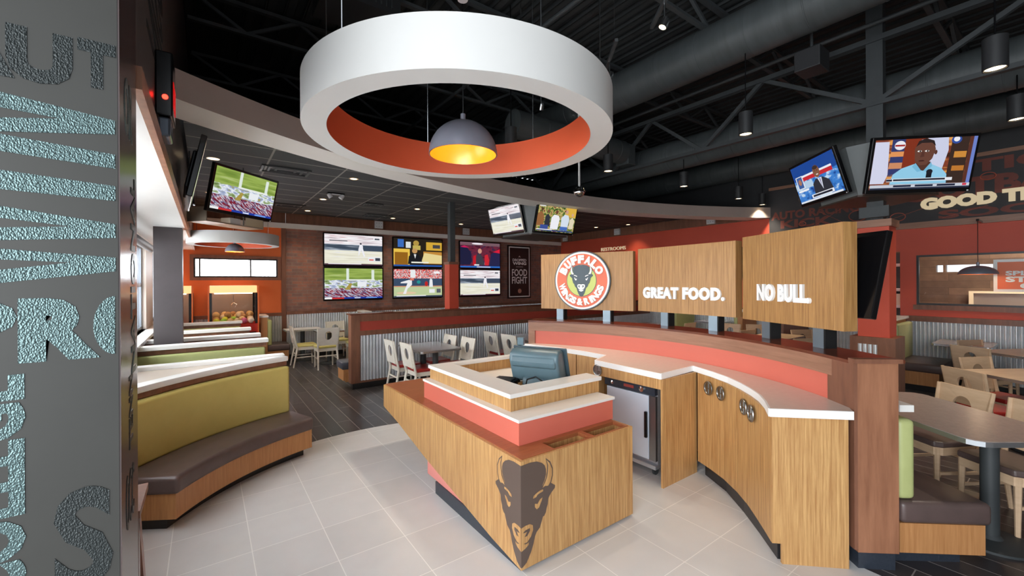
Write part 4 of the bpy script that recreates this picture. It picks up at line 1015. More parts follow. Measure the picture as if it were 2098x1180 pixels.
# globe camera on a pole
gl = thing('ceiling_globe', 'round chrome globe hanging on a pole right of the dual television cluster', 'globe', (4.25, 4.21, 2.97))
obj('pole', T([(0, 0, .08), (0, 0, ZD - 2.97)], .015, 10), M_ringw, gl)
b = new(); bmesh.ops.create_uvsphere(b, u_segments=20, v_segments=14, radius=.08); obj('globe', b, M_chrome, gl, smooth=80)
obj('collar_ring', lathe(new(), [(.082, -.012), (.088, 0), (.082, .012)], n=28), M_bez, gl)
vg = thing('ceiling_fixture', 'white perforated fixture at the top edge above the big ring', 'fixture', (1.42, 2.5, 3.62))
obj('housing', lathe(new(), [(0, 0), (.035, 0), (.045, .03), (.03, .11), (0, .12)], n=20), M_spk, vg, smooth=40)
obj('rod', T([(0, 0, .12), (0, 0, ZD - 3.62)], .006, 8), M_steeld, vg)
du = thing('duct_grille', 'dark slatted duct grille at the top left above the ring', 'vent', (1.2, 4.2, 4.3))
bm = new(); box(bm, -.35, .35, -.25, .25, 0, .5); obj('grille_box', bm, M_black, du)
bm = new()
for i in range(12): box(bm, -.3 + i * .05, -.29 + i * .05, -.27, -.25, .04, .4)
obj('slats', bm, M_steeld, du)

sb = thing('ceiling_speaker', 'black box speaker hung from the girder left of the red column top', 'speaker', (5.3, 1.75, 4.05))
obj('speaker_box', B(-.14, .14, -.12, .12, -.1, .12), M_black, sb, bevel=.01)
obj('bracket', T([(0, 0, .12), (0, 0, ZD - 4.05)], .015, 8), M_steeld, sb)

# recessed fixtures in the tiled ceiling
def down(i, x, y, label):
    z = ZC if y > 0 else ZC
    t = thing('downlight', label, 'downlight', (x, y, ZC - .006), group='downlights in the tiled ceiling')
    obj('trim_ring', lathe(new(), [(.05, .0), (.07, 0), (.07, .006), (.05, .006), (.05, 0)], n=24), M_lampi if False else mat('downlight_trim', (196, 160, 120), .3, .6), t)
    obj('lens', lathe(new(), [(0, .003), (.05, .003)], n=24), M_lit2, t)
    light('downlight_light', 'SPOT', (x, y, ZC - .02), 42, (1, .82, .6), .05, aim=(x, y, 0), spot=100, blend=.9)
dl = [(1.806, 6.503, 'downlight below the soffit, nearest one above the brick wall televisions'), (1.777, 8.418, 'downlight beside the black and white ceiling speaker'), (1.786, 9.936, 'downlight nearest the brick wall at the left end'), (3.645, 8.408, 'downlight above the second pair of televisions, middle row'), (3.681, 9.949, 'downlight above the second pair of televisions, close to the wall'), (5.552, 9.93, 'downlight above the third pair of televisions'), (.08, 6.45, 'warm downlight above the tilted television'), (.06, 8.9, 'warm downlight behind the tilted television'), (9.1, 8.35, 'downlight washing the red wall by the restroom sign, left'), (9.4, 7.45, 'downlight washing the red wall by the restroom sign, right')]
for i, (x, y, l) in enumerate(dl): down(i, x, y, l)
def vent(x, y, label, s=.3):
    t = thing('ceiling_vent', label, 'vent', (x, y, ZC - .02), group='air vents in the tiled ceiling')
    for j, k in enumerate((s, s * .72, s * .44)):
        bm = new()
        for q in ((-k, k, -k, -k + .03), (-k, k, k - .03, k), (-k, -k + .03, -k + .03, k - .03), (k - .03, k, -k + .03, k - .03)): box(bm, q[0], q[1], q[2] * .6, q[3] * .6, -.0 + j * .004, .018)
        obj('louvre', bm, M_steeld, t)
vent(.9, 6.55, 'square ceiling vent right of the tilted television, nearest'); vent(1.336, 9.444, 'square ceiling vent far left close to the wood band'); vent(3.25, 9.75, 'square ceiling vent above the gap between televisions'); vent(2.70, 8.4, 'small round looking vent in the middle of the tiled ceiling', .18); vent(4.5, 8.4, 'small vent in the tiled ceiling before the dark column', .18)
sp = thing('ceiling_speaker', 'pair of small white emergency lamp heads on the tiled ceiling', 'lamp', (1.842, 7.744, ZC - .05))
obj('base_plate', B(-.14, .14, -.05, .05, .03, .05), M_bez, sp)
for s in (-1, 1): obj('lamp_head', lathe(new(), [(0, -.04), (.04, -.04), (.035, .03), (0, .04)], n=18, M=Matrix.Translation((s * .1, 0, -.0)) @ Matrix.Rotation(s * .6, 4, 'Y')), M_spk, sp, smooth=40)
# perforated wall speakers on the wood band
def wallspk(label, c, n_):
    rz = 0 if n_ == 'y' else radians(-90)
    t = thing('wall_speaker', label, 'speaker', c, (0, 0, rz), 'white wall speakers on the wood band')
    obj('grille', B(-.1, .1, -.05, 0, -.09, .09), M_spk, t)
    bm = new()
    for i in range(3):
        for j in range(2): lathe(bm, [(0, .001), (.008, .001)], n=8, M=face_frame((-.06 + .06 * i, -.05, -.04 + .08 * j), (1, 0, 0), (0, 0, 1), (0, -1, 0)))
    obj('holes', bm, M_dark, t)
wallspk('white speaker plate above the left televisions', (3.515, YB - .085, 3.155), 'y'); wallspk('white speaker plate above the third pair of televisions', (6.03, YB - .085, 3.155), 'y')
wallspk('white speaker plate by the room corner right of the poster', (XR - .05, 10.3, 3.15), 'x'); wallspk('white speaker plate above the restroom sign', (XR - .05, 8.1, 3.155), 'x'); wallspk('white speaker plate nearest the soffit end on the red wall', (XR - .05, 5.28, 3.15), 'x')

# ------------------------------------------------------------------ televisions
def emat(rgb, e=.7): return mat('screen_%d_%d_%d' % tuple(rgb), rgb, .3, emit=e)
def streak(name, stops, sx, sy, seed=0, rot=0.0, strength=.7):
    if name in MATS: return MATS[name]
    m = bpy.data.materials.new(name); m.use_nodes = True; nt = m.node_tree; N = nt.nodes; L = nt.links; b = N['Principled BSDF']
    tc = N.new('ShaderNodeTexCoord'); mp = N.new('ShaderNodeMapping'); mp.inputs['Scale'].default_value = (sx, sy, 1); mp.inputs['Location'].default_value = (seed, seed * .7, 0)
    mr = N.new('ShaderNodeMapping'); mr.inputs['Rotation'].default_value = (0, 0, rot)
    L.new(tc.outputs['UV'], mr.inputs[0]); L.new(mr.outputs[0], mp.inputs[0])
    n = N.new('ShaderNodeTexNoise'); n.inputs['Scale'].default_value = 1; n.inputs['Detail'].default_value = 3; L.new(mp.outputs[0], n.inputs['Vector'])
    r = N.new('ShaderNodeValToRGB'); r.color_ramp.interpolation = 'EASE'
    while len(r.color_ramp.elements) < len(stops): r.color_ramp.elements.new(.5)
    for e, (p, c) in zip(r.color_ramp.elements, stops): e.position = p; e.color = lin(c) + (1,)
    L.new(n.outputs['Fac'], r.inputs[0]); L.new(r.outputs[0], b.inputs['Emission Color'])
    b.inputs['Emission Strength'].default_value = strength; b.inputs['Base Color'].default_value = (0, 0, 0, 1)
    MATS[name] = m; return m
CROWD = streak('crowd_streaks', [(.32, (50, 18, 40)), (.42, (140, 24, 40)), (.5, (90, 90, 130)), (.56, (220, 222, 232)), (.62, (160, 50, 60)), (.75, (54, 50, 100))], 34, 7, 1, -.7)
HORSE = streak('horse_streaks', [(.3, (96, 120, 60)), (.42, (150, 170, 120)), (.5, (235, 240, 248)), (.58, (150, 165, 200)), (.68, (170, 160, 70)), (.78, (120, 140, 80))], 6, 9, 2, .25)
GRASS = streak('grass_blur', [(.3, (112, 140, 56)), (.55, (152, 176, 84)), (.75, (190, 205, 140))], 2, 14, 3)
STAND = streak('stand_blur', [(.3, (150, 120, 130)), (.45, (235, 225, 230)), (.55, (250, 250, 252)), (.68, (215, 170, 175)), (.8, (90, 100, 120))], 2, 26, 4)
WALLB = streak('wall_blur', [(.35, (50, 62, 80)), (.5, (70, 84, 100)), (.62, (190, 200, 215)), (.7, (64, 78, 96))], 1.5, 22, 5)
DIRT = streak('dirt_blur', [(.3, (220, 216, 196)), (.6, (242, 240, 222)), (.75, (226, 226, 240))], 2, 20, 6)
FANS = streak('red_fans', [(.3, (150, 20, 20)), (.45, (230, 60, 50)), (.52, (250, 240, 240)), (.6, (60, 40, 60)), (.7, (220, 40, 40))], 40, 14, 7)
MAROON = streak('maroon_fans', [(.3, (60, 20, 40)), (.5, (110, 40, 60)), (.62, (40, 40, 70)), (.75, (190, 150, 170))], 6, 5, 8)
GARDEN = streak('garden', [(.3, (30, 50, 30)), (.45, (90, 120, 50)), (.55, (210, 190, 120)), (.65, (120, 60, 40)), (.78, (50, 70, 110))], 16, 10, 9)
SET = streak('studio_blur', [(.3, (20, 60, 140)), (.5, (60, 130, 210)), (.62, (200, 225, 245)), (.75, (40, 80, 160))], 7, 6, 10)
WARM = streak('warm_blur', [(.3, (60, 30, 20)), (.5, (130, 60, 40)), (.62, (230, 160, 80)), (.75, (70, 60, 90))], 3, 9, 11)
def R_(x, y, w, h): return [(x, y), (x + w, y), (x + w, y + h), (x, y + h)]
def E_(x, y, rx, ry): return ell(x, y, rx, ry, 16)
TICK = [(R_(0, 0, 1, .06), (30, 50, 120)), (R_(.02, .015, .25, .03), (220, 60, 60)), (R_(.35, .015, .5, .025), (225, 230, 240))]
ART = {
 'race': [(R_(0, 0, 1, 1), GRASS), (R_(0, .28, 1, .34), HORSE), (R_(0, .05, 1, .3), CROWD), (R_(.36, .62, .045, .38), (225, 235, 225)), (R_(.8, .6, .05, .36), (225, 235, 225)), (R_(.36, .6, .5, .04), (235, 240, 235)), ([(.33, .3), (.42, .52), (.46, .5), (.42, .3)], (170, 150, 70)), (R_(.55, .4, .16, .16), (236, 240, 244)),
          (R_(0, 0, 1, .055), (30, 60, 160)), (R_(.12, .0, .2, .05), (200, 50, 50)), (R_(0, .0, .12, .055), (240, 240, 240)), (R_(.5, .012, .1, .03), (230, 235, 250)), (R_(.7, .012, .2, .03), (120, 170, 240))],
 'pitch': [(R_(0, 0, 1, 1), DIRT), (R_(0, .66, 1, .34), STAND), (R_(0, .48, 1, .2), WALLB), (R_(.6, .5, .4, .17), (62, 76, 94)), (R_(.08, .78, .3, .03), (90, 80, 90)), ([(.57, .3), (.62, .5), (.66, .3), (.69, .3), (.65, .56), (.64, .68), (.59, .68), (.57, .54)], (240, 240, 246)), (E_(.61, .72, .018, .03), (60, 60, 70)), (E_(.62, .62, .03, .06), (240, 240, 248)),
           (R_(.74, .14, .24, .15), (236, 238, 242)), (R_(.76, .17, .08, .04), (220, 90, 70)), (R_(.87, .16, .09, .1), (60, 66, 80)), (R_(.84, .86, .13, .09), (245, 245, 248)), (R_(.86, .875, .09, .05), (70, 76, 88)), (R_(0, 0, 1, .045), (60, 30, 50)), (R_(.06, .03, .56, .03), (245, 245, 245))],
 'congress': [(R_(0, 0, 1, 1), (40, 34, 26)), (R_(0, .0, .32, .62), (236, 196, 80)), (R_(.02, .05, .26, .45), (150, 100, 30)), (R_(.6, .1, .4, .45), (196, 140, 60)), ([(.55, .12), (.62, .5), (1, .42), (1, .12)], (232, 214, 150)), (R_(.66, .6, .34, .3), (214, 170, 60)), (R_(.08, .68, .12, .28), (60, 110, 190)), (R_(.24, .66, .1, .22), (220, 226, 226)), (E_(.45, .84, .06, .1), (180, 150, 70)), (R_(.38, .6, .16, .16), (196, 176, 90)), ([(.28, .08), (.3, .36), (.38, .48), (.48, .46), (.56, .3), (.58, .08)], (26, 28, 34)), (E_(.42, .56, .055, .09), (196, 150, 96)), ([(.4, .44), (.45, .44), (.43, .28)], (235, 235, 235)), (R_(.35, .12, .36, .05), (240, 240, 230)), (R_(0, 0, 1, .055), (40, 90, 170)), (R_(.8, .68, .16, .13), (70, 70, 74))],
 'field': [(R_(0, 0, 1, 1), (192, 206, 158)), (R_(0, .66, 1, .34), FANS), (R_(.33, .7, .1, .28), (236, 238, 240)), (R_(0, .4, 1, .27), (58, 78, 104)), (E_(.5, .54, .04, .06), (40, 150, 150)), (R_(.0, .37, 1, .035), (206, 140, 110)), (E_(.25, .15, .2, .05), (226, 200, 164)), ([(.18, .12), (.24, .12), (.27, .3), (.36, .44), (.36, .6), (.3, .62), (.14, .54), (.13, .5), (.27, .5)], (240, 240, 242)), (R_(.32, .6, .08, .07), (220, 120, 100)), ([(.72, .36), (.73, .62), (.76, .68), (.79, .62), (.8, .36)], (236, 238, 242)), (E_(.66, .48, .035, .09), (190, 40, 40)), (R_(.72, .14, .12, .14), (236, 238, 242)), (R_(.88, .14, .09, .15), (90, 96, 106)), (R_(0, 0, 1, .05), (60, 70, 90)), (R_(.05, .035, .6, .03), (245, 245, 245)), (R_(.82, .85, .13, .08), (245, 245, 248))],
 'fans': [(R_(0, 0, 1, 1), MAROON), (R_(0, .88, 1, .12), (120, 90, 100)), (E_(.42, .95, .14, .035), (245, 240, 246)), ([(0, .1), (0, .85), (.14, .84), (.26, .6), (.28, .3), (.24, .1)], (28, 32, 62)), ([(0, .8), (.1, .86), (.22, .78), (.1, .78)], (200, 30, 90)), ([(.72, .06), (.76, .55), (.88, .68), (1, .66), (1, .06)], (34, 38, 76)), ([(.82, .64), (1, .78), (1, .6)], (214, 30, 60)), ([(.36, .1), (.4, .48), (.46, .56), (.54, .46), (.6, .1)], (60, 62, 72)), (E_(.48, .66, .05, .1), (206, 150, 130)), ([(.3, .1), (.32, .46), (.38, .5), (.38, .1)], (196, 30, 44)), ([(.6, .1), (.6, .5), (.68, .54), (.72, .3), (.7, .1)], (204, 40, 54)), (R_(.34, .08, .12, .05), (240, 240, 240)), (R_(0, 0, 1, .06), (40, 110, 200)), (R_(.4, .01, .35, .03), (230, 236, 244))],
 'group': [(R_(0, 0, 1, 1), GARDEN), (R_(.72, .6, .28, .4), (222, 178, 70)), ([(0, .2), (0, .62), (.08, .74), (.16, .6), (.18, .2)], (150, 100, 60)), ([(.2, .2), (.2, .55), (.26, .66), (.32, .55), (.34, .2)], (46, 50, 60)), ([(.36, .1), (.36, .52), (.42, .64), (.54, .62), (.58, .5), (.56, .1)], (240, 240, 246)), ([(.64, .14), (.62, .55), (.7, .68), (.8, .66), (.84, .5), (.82, .16)], (214, 226, 240)), ([(.85, .16), (.85, .5), (.92, .6), (.98, .48), (.97, .16)], (226, 214, 184)), (E_(.1, .8, .03, .06), (90, 56, 40)), (E_(.26, .74, .03, .06), (120, 80, 60)), (E_(.48, .74, .035, .075), (110, 70, 54)), (E_(.75, .78, .035, .075), (206, 160, 140)), (E_(.91, .69, .03, .06), (214, 170, 140)), (R_(.1, .08, .2, .16), (60, 80, 150)), (R_(.62, .08, .2, .14), (70, 110, 190)), (R_(.02, .02, .96, .05), (40, 60, 120)), (R_(.02, .055, .4, .03), (240, 240, 244)), (R_(.02, .9, .15, .06), (230, 230, 230))],
 'studio': [(R_(0, 0, 1, 1), SET), (R_(0, .62, 1, .38), (24, 70, 150)), (R_(.1, .56, .8, .1), (200, 40, 50)), (R_(.2, .66, .7, .05), (235, 240, 246)), (R_(.0, .36, .42, .18), (180, 206, 230)), ([(.4, .08), (.42, .4), (.5, .5), (.66, .5), (.78, .38), (.82, .08)], (44, 46, 56)), ([(.55, .5), (.64, .5), (.61, .2)], (216, 222, 236)), ([(.585, .48), (.61, .48), (.6, .24)], (130, 120, 160)), (E_(.57, .68, .075, .16), (132, 88, 64)), (E_(.565, .78, .06, .05), (60, 44, 38)), (E_(.575, .6, .025, .015), (230, 224, 220)), (E_(.545, .7, .01, .01), (30, 20, 20)), (E_(.595, .7, .01, .01), (30, 20, 20)), (R_(.06, .38, .17, .34), (230, 236, 242)), (R_(.08, .4, .13, .3), (60, 96, 160)), (E_(.145, .56, .04, .08), (170, 120, 96)), (R_(.04, .3, .26, .05), (240, 242, 246)), (R_(.32, .06, .5, .09), (236, 240, 246)), (R_(.35, .08, .43, .05), (30, 34, 50)), (R_(.02, .0, .96, .045), (225, 230, 238))],
 'interview': [(R_(0, 0, 1, 1), WARM), (R_(.17, .3, .22, .7), (52, 60, 110)), (R_(.17, .66, .2, .1), (226, 150, 90)), (R_(.17, .42, .2, .12), (206, 140, 100)), ([(0, .12), (0, .96), (.14, .96), (.17, .3), (.14, .12)], (212, 214, 236)), (R_(.3, .3, .2, .7), (130, 50, 30)), ([(.5, .3), (.52, 1), (.72, 1), (.74, .75), (.7, .3)], (206, 210, 234)), (R_(.76, .1, .17, .9), (58, 42, 36)), (R_(.8, .6, .12, .12), (206, 140, 60)), (R_(.8, .34, .12, .1), (190, 120, 50)), (R_(.93, .05, .05, .95), (92, 50, 40)), (R_(.965, .05, .035, .95), (110, 130, 200)), (E_(.25, .88, .055, .09), (236, 236, 244)), (R_(.2, .86, .1, .035), (170, 50, 50)), (E_(.8, .95, .05, .08), (50, 80, 160)), (E_(.8, .96, .03, .05), (240, 240, 246)), (E_(.47, .93, .025, .05), (205, 205, 230)),
   ([(.2, .1), (.22, .3), (.3, .42), (.42, .5), (.5, .38), (.58, .5), (.7, .4), (.76, .28), (.77, .1)], (146, 204, 232)), ([(.42, .52), (.44, .4), (.52, .36), (.58, .42), (.58, .54)], (84, 52, 42)), ([(.42, .56), (.4, .8), (.43, .93), (.5, .97), (.58, .93), (.61, .78), (.59, .6), (.54, .48), (.47, .47)], (104, 66, 54)), ([(.41, .84), (.43, .95), (.5, 1.0), (.58, .95), (.605, .84), (.56, .91), (.46, .91)], (44, 34, 34)), (E_(.615, .72, .015, .045), (92, 56, 46)), (E_(.452, .75, .022, .016), (240, 236, 232)), (E_(.525, .75, .022, .016), (240, 236, 232)), (E_(.457, .75, .009, .015), (20, 14, 14)), (E_(.53, .75, .009, .015), (20, 14, 14)), ([(.475, .74), (.5, .74), (.505, .64), (.465, .63)], (86, 52, 44)), (E_(.485, .56, .03, .012), (60, 26, 26)), ([(.4, .45), (.43, .52), (.5, .36), (.46, .34)], (120, 184, 216)), ([(.6, .45), (.585, .53), (.52, .36), (.55, .34)], (120, 184, 216)),
   (R_(.555, .22, .055, .12), (24, 26, 34)), (E_(.583, .34, .032, .05), (28, 30, 38)), (R_(.16, .155, .66, .06), (232, 234, 240)), (R_(.23, .17, .52, .035), (36, 38, 50)), (R_(.16, .165, .06, .04), (40, 40, 56)), (R_(0, .035, 1, .06), (200, 206, 218)), (R_(.24, .045, .18, .04), (30, 36, 60)), (R_(.46, .045, .18, .04), (30, 36, 60)), (R_(.68, .045, .18, .04), (30, 36, 60)), (R_(.93, .045, .04, .045), (210, 60, 80)), (R_(0, 0, 1, .035), (40, 46, 66))],
}
def screen(w_, h_, art):
    """the picture as thin coloured shapes; every next one lies 0.15 mm further out"""
    bm = new(); uv = bm.loops.layers.uv.new('UVMap'); mats = []
    for k, (pts, c) in enumerate(art):
        m_ = c if not isinstance(c, tuple) else emat(c)
        if m_ not in mats: mats.append(m_)
        vs = [bm.verts.new(((min(max(x, 0), 1) - .5) * w_, -.0003 * k, (min(max(y, 0), 1) - .5) * h_)) for x, y in pts]
        try: f = bm.faces.new(vs)
        except ValueError: continue
        f.normal_update()
        if f.normal.y > 0: f.normal_flip()
        f.material_index = mats.index(m_)
        for lp in f.loops: lp[uv].uv = (lp.vert.co.x / w_ + .5, lp.vert.co.z / h_ + .5)
    return bm, mats
def tv(label, c, yaw, pitch, w_, art, h_=None, group=None, mount=None, back=False):
    h_ = h_ or w_ * .585
    t = thing('television', label, 'television', c, (pitch, 0, yaw), group)
    bz = .028
    obj('housing', B(-w_ / 2, w_ / 2, .0, .045, -h_ / 2, h_ / 2), M_bez, t, bevel=.006)
    bm, ms = screen(w_ - 2 * bz, h_ - 2 * bz - .012, ART[art])
    bmesh.ops.translate(bm, verts=bm.verts, vec=(0, -.0015, .006))
    obj('screen', bm, ms, t, keep=True)
    obj('back_shell', B(-w_ * .32, w_ * .32, .045, .075, -h_ * .32, h_ * .3), M_tvback, t, bevel=.012)
    obj('status_light', B(w_ / 2 - .03, w_ / 2 - .015, -.002, .0, -h_ / 2 + .006, -h_ / 2 + .016), M_letter, t)
    if mount: obj('wall_mount', B(-.2, .2, .075, .075 + mount, -.15, .15), M_steeld, t)
    return t
GW = 'televisions on the brick wall'
for x, up, lo, nm in ((2.92, 'pitch', 'race', 'left'), (4.58, 'congress', 'field', 'middle'), (6.52, 'fans', 'pitch', 'right')):
    d = {'pitch': 'blurred baseball player', 'race': 'blurred horse race', 'congress': 'suited man at a desk', 'field': 'baseball field and red crowd', 'fans': 'players in red and black'}
    tv('wall television showing %s, top of the %s pair on brick' % (d[up], nm), (x, YB - .1, 2.49), 0, 0, 1.42, up, .8, GW, .02)
    tv('wall television showing %s, bottom of the %s pair on brick' % (d[lo], nm), (x, YB - .1, 1.68), 0, 0, 1.42, lo, .8, GW, .02)
# cluster over the half wall
tv('hanging television showing a blurred baseball player, left of the pair', (4.533, 6.412, 2.858), -1.504, .268, .95, 'pitch')
tv('hanging television showing a group of people outdoors, right of the dual cluster', (5.152, 5.679, 2.842), -.025, .277, .95, 'group')
def cluster(label, c, z, rod_top, yaw, a_hi=.53, a_lo=.42):
    t = thing('television_mount', label, 'tv mount', (c[0], c[1], z), (0, 0, yaw))
    def octo(a, ch): return [(-a + ch, -a), (a - ch, -a), (a, -a + ch), (a, a - ch), (a - ch, a), (-a + ch, a), (-a, a - ch), (-a, -a + ch)]
    bm = new(); lo = [bm.verts.new((x, y, -.27)) for x, y in octo(a_lo, .03)]; hi = [bm.verts.new((x, y, .27)) for x, y in octo(a_hi, .17)]
    bm.faces.new(hi); bm.faces.new(lo[::-1])
    for i in range(8): bm.faces.new((lo[i], lo[(i + 1) % 8], hi[(i + 1) % 8], hi[i]))
    obj('center_box', bm, mat('mount_grey_paint', (112, 116, 116), .5, kind='noise', rgb2=(106, 110, 110), scale=(3, 3, 3)), t)
    obj('bottom_panel', prism(new(), octo(a_lo + .02, .03), -.29, -.27), mat('mount_bottom_brown', (70, 56, 48), .4, kind='noise', rgb2=(62, 50, 44), scale=(3, 3, 3)), t)
    if rod_top:
        for q in (-.2, .2): obj('hanger_rod', T([(q, 0, .27), (q, 0, rod_top - z)], .012, 8), M_steeld, t)
    return t
cluster('dark box mount joining the two hanging televisions over the half wall', (5.13, 6.31), 2.84, ZC, 0, .53, .44)
cluster('grey box mount joining the two televisions on the column behind the bar', (6.23, 1.45), 2.89, None, -.769, .47, .37)
tv('television showing a man in a light blue polo shirt interviewed', (5.804, .978, 2.859), -.769, .234, .95, 'interview')
tv('television showing a studio presenter in a suit', (5.86, 1.90, 2.90), -2.339, .295, .92, 'studio')
# left hanging cluster near the soffit
tv('tilted hanging television showing a blurred horse race, left under the soffit', (.404, 6.129, 2.797), .728, .231, .95, 'race')
mt_ = thing('television_mount', 'grey shelf and frame hanging behind the tilted left television', 'tv mount', (.3, 6.32, 2.6), (0, 0, .728))
bm = new(); box(bm, -.42, .42, -.03, .25, -.17, -.155); box(bm, -.42, -.41, -.03, .25, -.155, .0); box(bm, .41, .42, -.03, .25, -.155, .0); obj('shelf', bm, mat('grey_shelf_metal', (150, 140, 126), .3, .6), mt_)
obj('media_box', B(-.07, .08, .0, .14, -.154, -.08), M_spk, mt_)
for q in (-.38, .38): obj('hanger_rod', T([(q, .25, -.16), (q, .25, ZC - 2.6)], .008, 8), M_steeld, mt_)
# television seen edge-on at the far left
tv('television seen edge-on against the dark bulkhead at the left', (-.06, 5.0, 2.72), 1.62, .2, .95, 'field')
# televisions behind the sign boards facing the dining room
for i, (p0, p1) in enumerate((((3.50, 4.16), (3.945, 3.06)), ((3.955, 3.0), (3.86, 1.87)), ((3.84, 1.80), (3.37, .94)))):
    mx_, my_ = (p0[0] + p1[0]) / 2, (p0[1] + p1[1]) / 2; ang = atan2(p1[1] - p0[1], p1[0] - p0[0]); nx_, ny_ = -sin(ang), cos(ang)
    off = .23
    tt = tv(['television mounted behind the round logo sign board', 'television mounted behind the GREAT FOOD sign board', 'dark backed television mounted behind the NO BULL sign board'][i], (mx_ + nx_ * off + (cos(ang) * .06 if i == 2 else 0), my_ + ny_ * off + (sin(ang) * .06 if i == 2 else 0), 1.73), ang + pi, .22, 1.0, 'race')
    obj('mount_arm', B(-.12, .12, .07, .1, -.12, .12), M_steeld, tt)

# ------------------------------------------------------------------ wall graphics
po = thing('poster', 'black framed poster reading FOOD FIGHT on the brick wall', 'poster', (8.0, YB - .002, 2.02))
obj('frame', B(-.45, .45, -.03, 0, -.83, .83), M_bez, po); obj('white_border', B(-.41, .41, -.033, -.03, -.79, .79), M_letter, po); obj('panel', B(-.375, .375, -.036, -.033, -.755, .755), mat('poster_maroon', (42, 28, 28), .4), po)
PM = face_frame((0, -.036, 0), (1, 0, 0), (0, 0, 1), (0, -1, 0))
bm = new()
for s, x, z, w_, h_, b_ in (('A', -.04, .46, .08, .05, .02), ('DROPPED', -.27, .33, .54, .085, .03), ('WING', -.27, .22, .54, .095, .05), ('FOOD', -.3, -.13, .6, .22, .02), ('FIGHT', -.3, -.37, .6, .22, .02)):
    text_bm(s, PM @ Matrix.Translation((x, z, 0)), w_, h_, .003, b_, bm=bm)
box(bm, -.14, .14, -.039, -.036, .155, .165)
obj('lettering', bm, M_letter, po)
obj('badge', lathe(new(), [(0, .003), (.07, .003), (.07, 0)], n=24, M=PM @ Matrix.Translation((0, -.6, 0))), mat('badge_tan', (196, 150, 128), .4), po)
tag(obj('restroom_sign', text_bm('RESTROOMS', face_frame((XR - .001, 8.78, 2.63), (0, -1, 0), (0, 0, 1), (-1, 0, 0)), .93, .1, .02, .0), M_cream), 'cream RESTROOMS lettering on the red wall', 'sign')
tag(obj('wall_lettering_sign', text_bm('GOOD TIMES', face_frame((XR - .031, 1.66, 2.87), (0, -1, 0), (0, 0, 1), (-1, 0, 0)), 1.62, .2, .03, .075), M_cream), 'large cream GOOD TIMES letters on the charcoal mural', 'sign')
FR = face_frame((XR - .03, 0, 0), (0, -1, 0), (0, 0, 1), (-1, 0, 0))
def mt2(s, y, z, w_, h_, b_=.04): obj('mural_lettering', text_bm(s, FR @ Matrix.Translation((-y, z, 0)), w_, h_, .0012, b_), M_muralt, mural)
mt2('AUTO RACING', 3.98, 2.98, 1.5, .17); mt2('KICK', 3.8, 2.79, .9, .17); mt2('FOOTBALL', 2.1, 3.02, 2.3, .3, .05); mt2('MOTION', 1.9, 3.38, 2.1, .2); mt2('SOCCER', 1.45, 2.70, 2.0, .14, .04)
bm = new()
for (y, z, r) in ((2.5, 2.9, .14), (1.95, 2.8, .1), (1.2, 3.25, .1), (3.4, 2.85, .06), (.9, 3.3, .08)):
    n = 20; a = [FR @ Vector((-y + r * cos(2 * pi * k / n), z + .7 * r * sin(2 * pi * k / n), .003)) for k in range(n + 1)]; tube(bm, a, .007, 5)
for p, q in (((3.2, 2.78), (2.7, 3.1)), ((2.7, 2.78), (3.1, 3.05)), ((2.2, 2.72), (1.5, 2.95)), ((1.4, 2.72), (.9, 2.85))): beam(bm, FR @ Vector((-p[0], p[1], .003)), FR @ Vector((-q[0], q[1], .003)), .012, .004)
obj('mural_scribbles', bm, mat('mural_orange_line', (182, 84, 60), .6), mural)

# kitchen window, room behind it and the poster hung in front
window('window_4', ('x', XR + .02), -2.5, 1.72, 1.28, 2.12, [], .03, M_kickb)
struct('trim_15', B(XR - .03, XR, -2.5, 1.76, 1.2, 1.28), M_brown)
kwood = mat('dark_plank_wall', (112, 88, 68), .6, kind='brick', rgb2=(84, 66, 52), bw=1.1, bh=.14, mortar=.002, mcol=(50, 40, 34), axes='yz', var=.4, ns=8)
struct('wall_kitchen_back', wall_holes('x', 12.1, 12.25, -4, 4, 0, ZC, [(-.6, .2, 1.86, 2.0), (.3, .95, 1.86, 2.0), (1.06, 1.69, 1.86, 2.0), (1.73, 1.83, 1.86, 2.0)]), kwood)
struct('wall_kitchen_left', B(XR + .15, 12.1, 2.6, 2.7, 0, ZC), kwood)
struct('ceiling_kitchen', B(XR + .15, 12.25, -4, 2.7, ZC, ZC + .05), M_ctile)
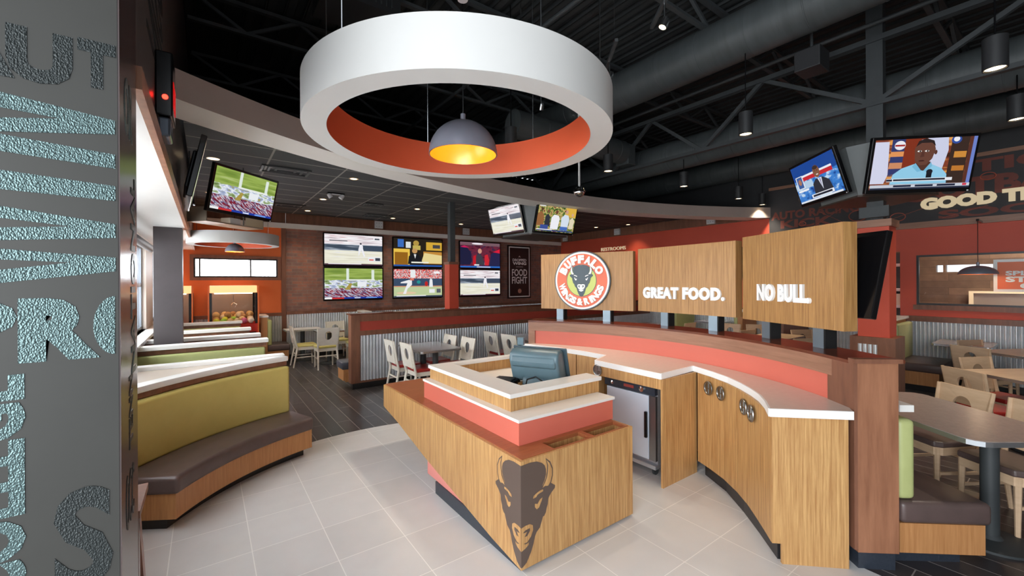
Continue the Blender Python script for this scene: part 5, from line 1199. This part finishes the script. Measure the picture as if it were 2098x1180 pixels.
light('kitchen_light', 'AREA', (11.0, .4, 3.2), 90, (1, .92, .8), 1.5, 1.5, (11.0, .4, 0))
kc = thing('kitchen_hatch', 'pale framed serving hatch seen through the kitchen window', 'serving hatch', (11.9, -.6, 0))
obj('hatch_frame', box(box(new(), 11.95, 12.05, 1.3, 1.36, .9, 1.48), 11.95, 12.05, -1.6, 1.3, 1.44, 1.48), mat('hatch_frame_cream', (236, 222, 186), .4), kc, world=True)
obj('hatch_panel', B(12.0, 12.08, -1.6, 1.3, .9, 1.44), mat('hatch_grey', (150, 142, 130), .3, .3), kc, world=True)
shf = thing('kitchen_shelves', 'stacked white shelves in the narrow opening beside the red column', 'shelf', (10.2, 2.12, 0))
bm = new()
for z in (.55, .9, 1.2, 1.5, 1.95): box(bm, 10.1, 10.4, 1.95, 2.3, z, z + .05)
obj('shelf_boards', bm, M_white, shf, world=True); obj('back_panel', B(10.4, 10.42, 1.9, 2.35, 0, 2.2), M_steeld, shf, world=True)
obj('supply_box', B(10.12, 10.35, 1.98, 2.27, 1.25, 1.45), M_cream if False else mat('carton', (226, 214, 190), .5), shf, world=True)
sp2 = thing('poster', 'orange framed poster reading SPLATTER STAINS over the kitchen window', 'poster', (XR - .03, .40, 1.76), (0, 0, radians(-90)))
obj('frame', B(-.45, .45, -.02, .0, -.245, .245), M_letter, sp2); obj('panel', B(-.41, .41, -.023, -.02, -.205, .205), mat('poster_orange', (236, 110, 50), .4), sp2)
PM2 = face_frame((0, -.023, 0), (1, 0, 0), (0, 0, 1), (0, -1, 0)); bm = new()
text_bm('SPLATTER', PM2 @ Matrix.Translation((-.33, .0, 0)), .66, .07, .003, .04, bm=bm); text_bm('STAINS', PM2 @ Matrix.Translation((-.33, -.1, 0)), .62, .085, .003, .05, bm=bm)
obj('lettering', bm, M_letter, sp2)
obj('badge', lathe(new(), [(0, .003), (.04, .003), (.04, 0)], n=24, M=PM2 @ Matrix.Translation((-.13, -.155, 0)) @ Matrix.Scale(1.5, 4, (1, 0, 0))), M_letter, sp2)
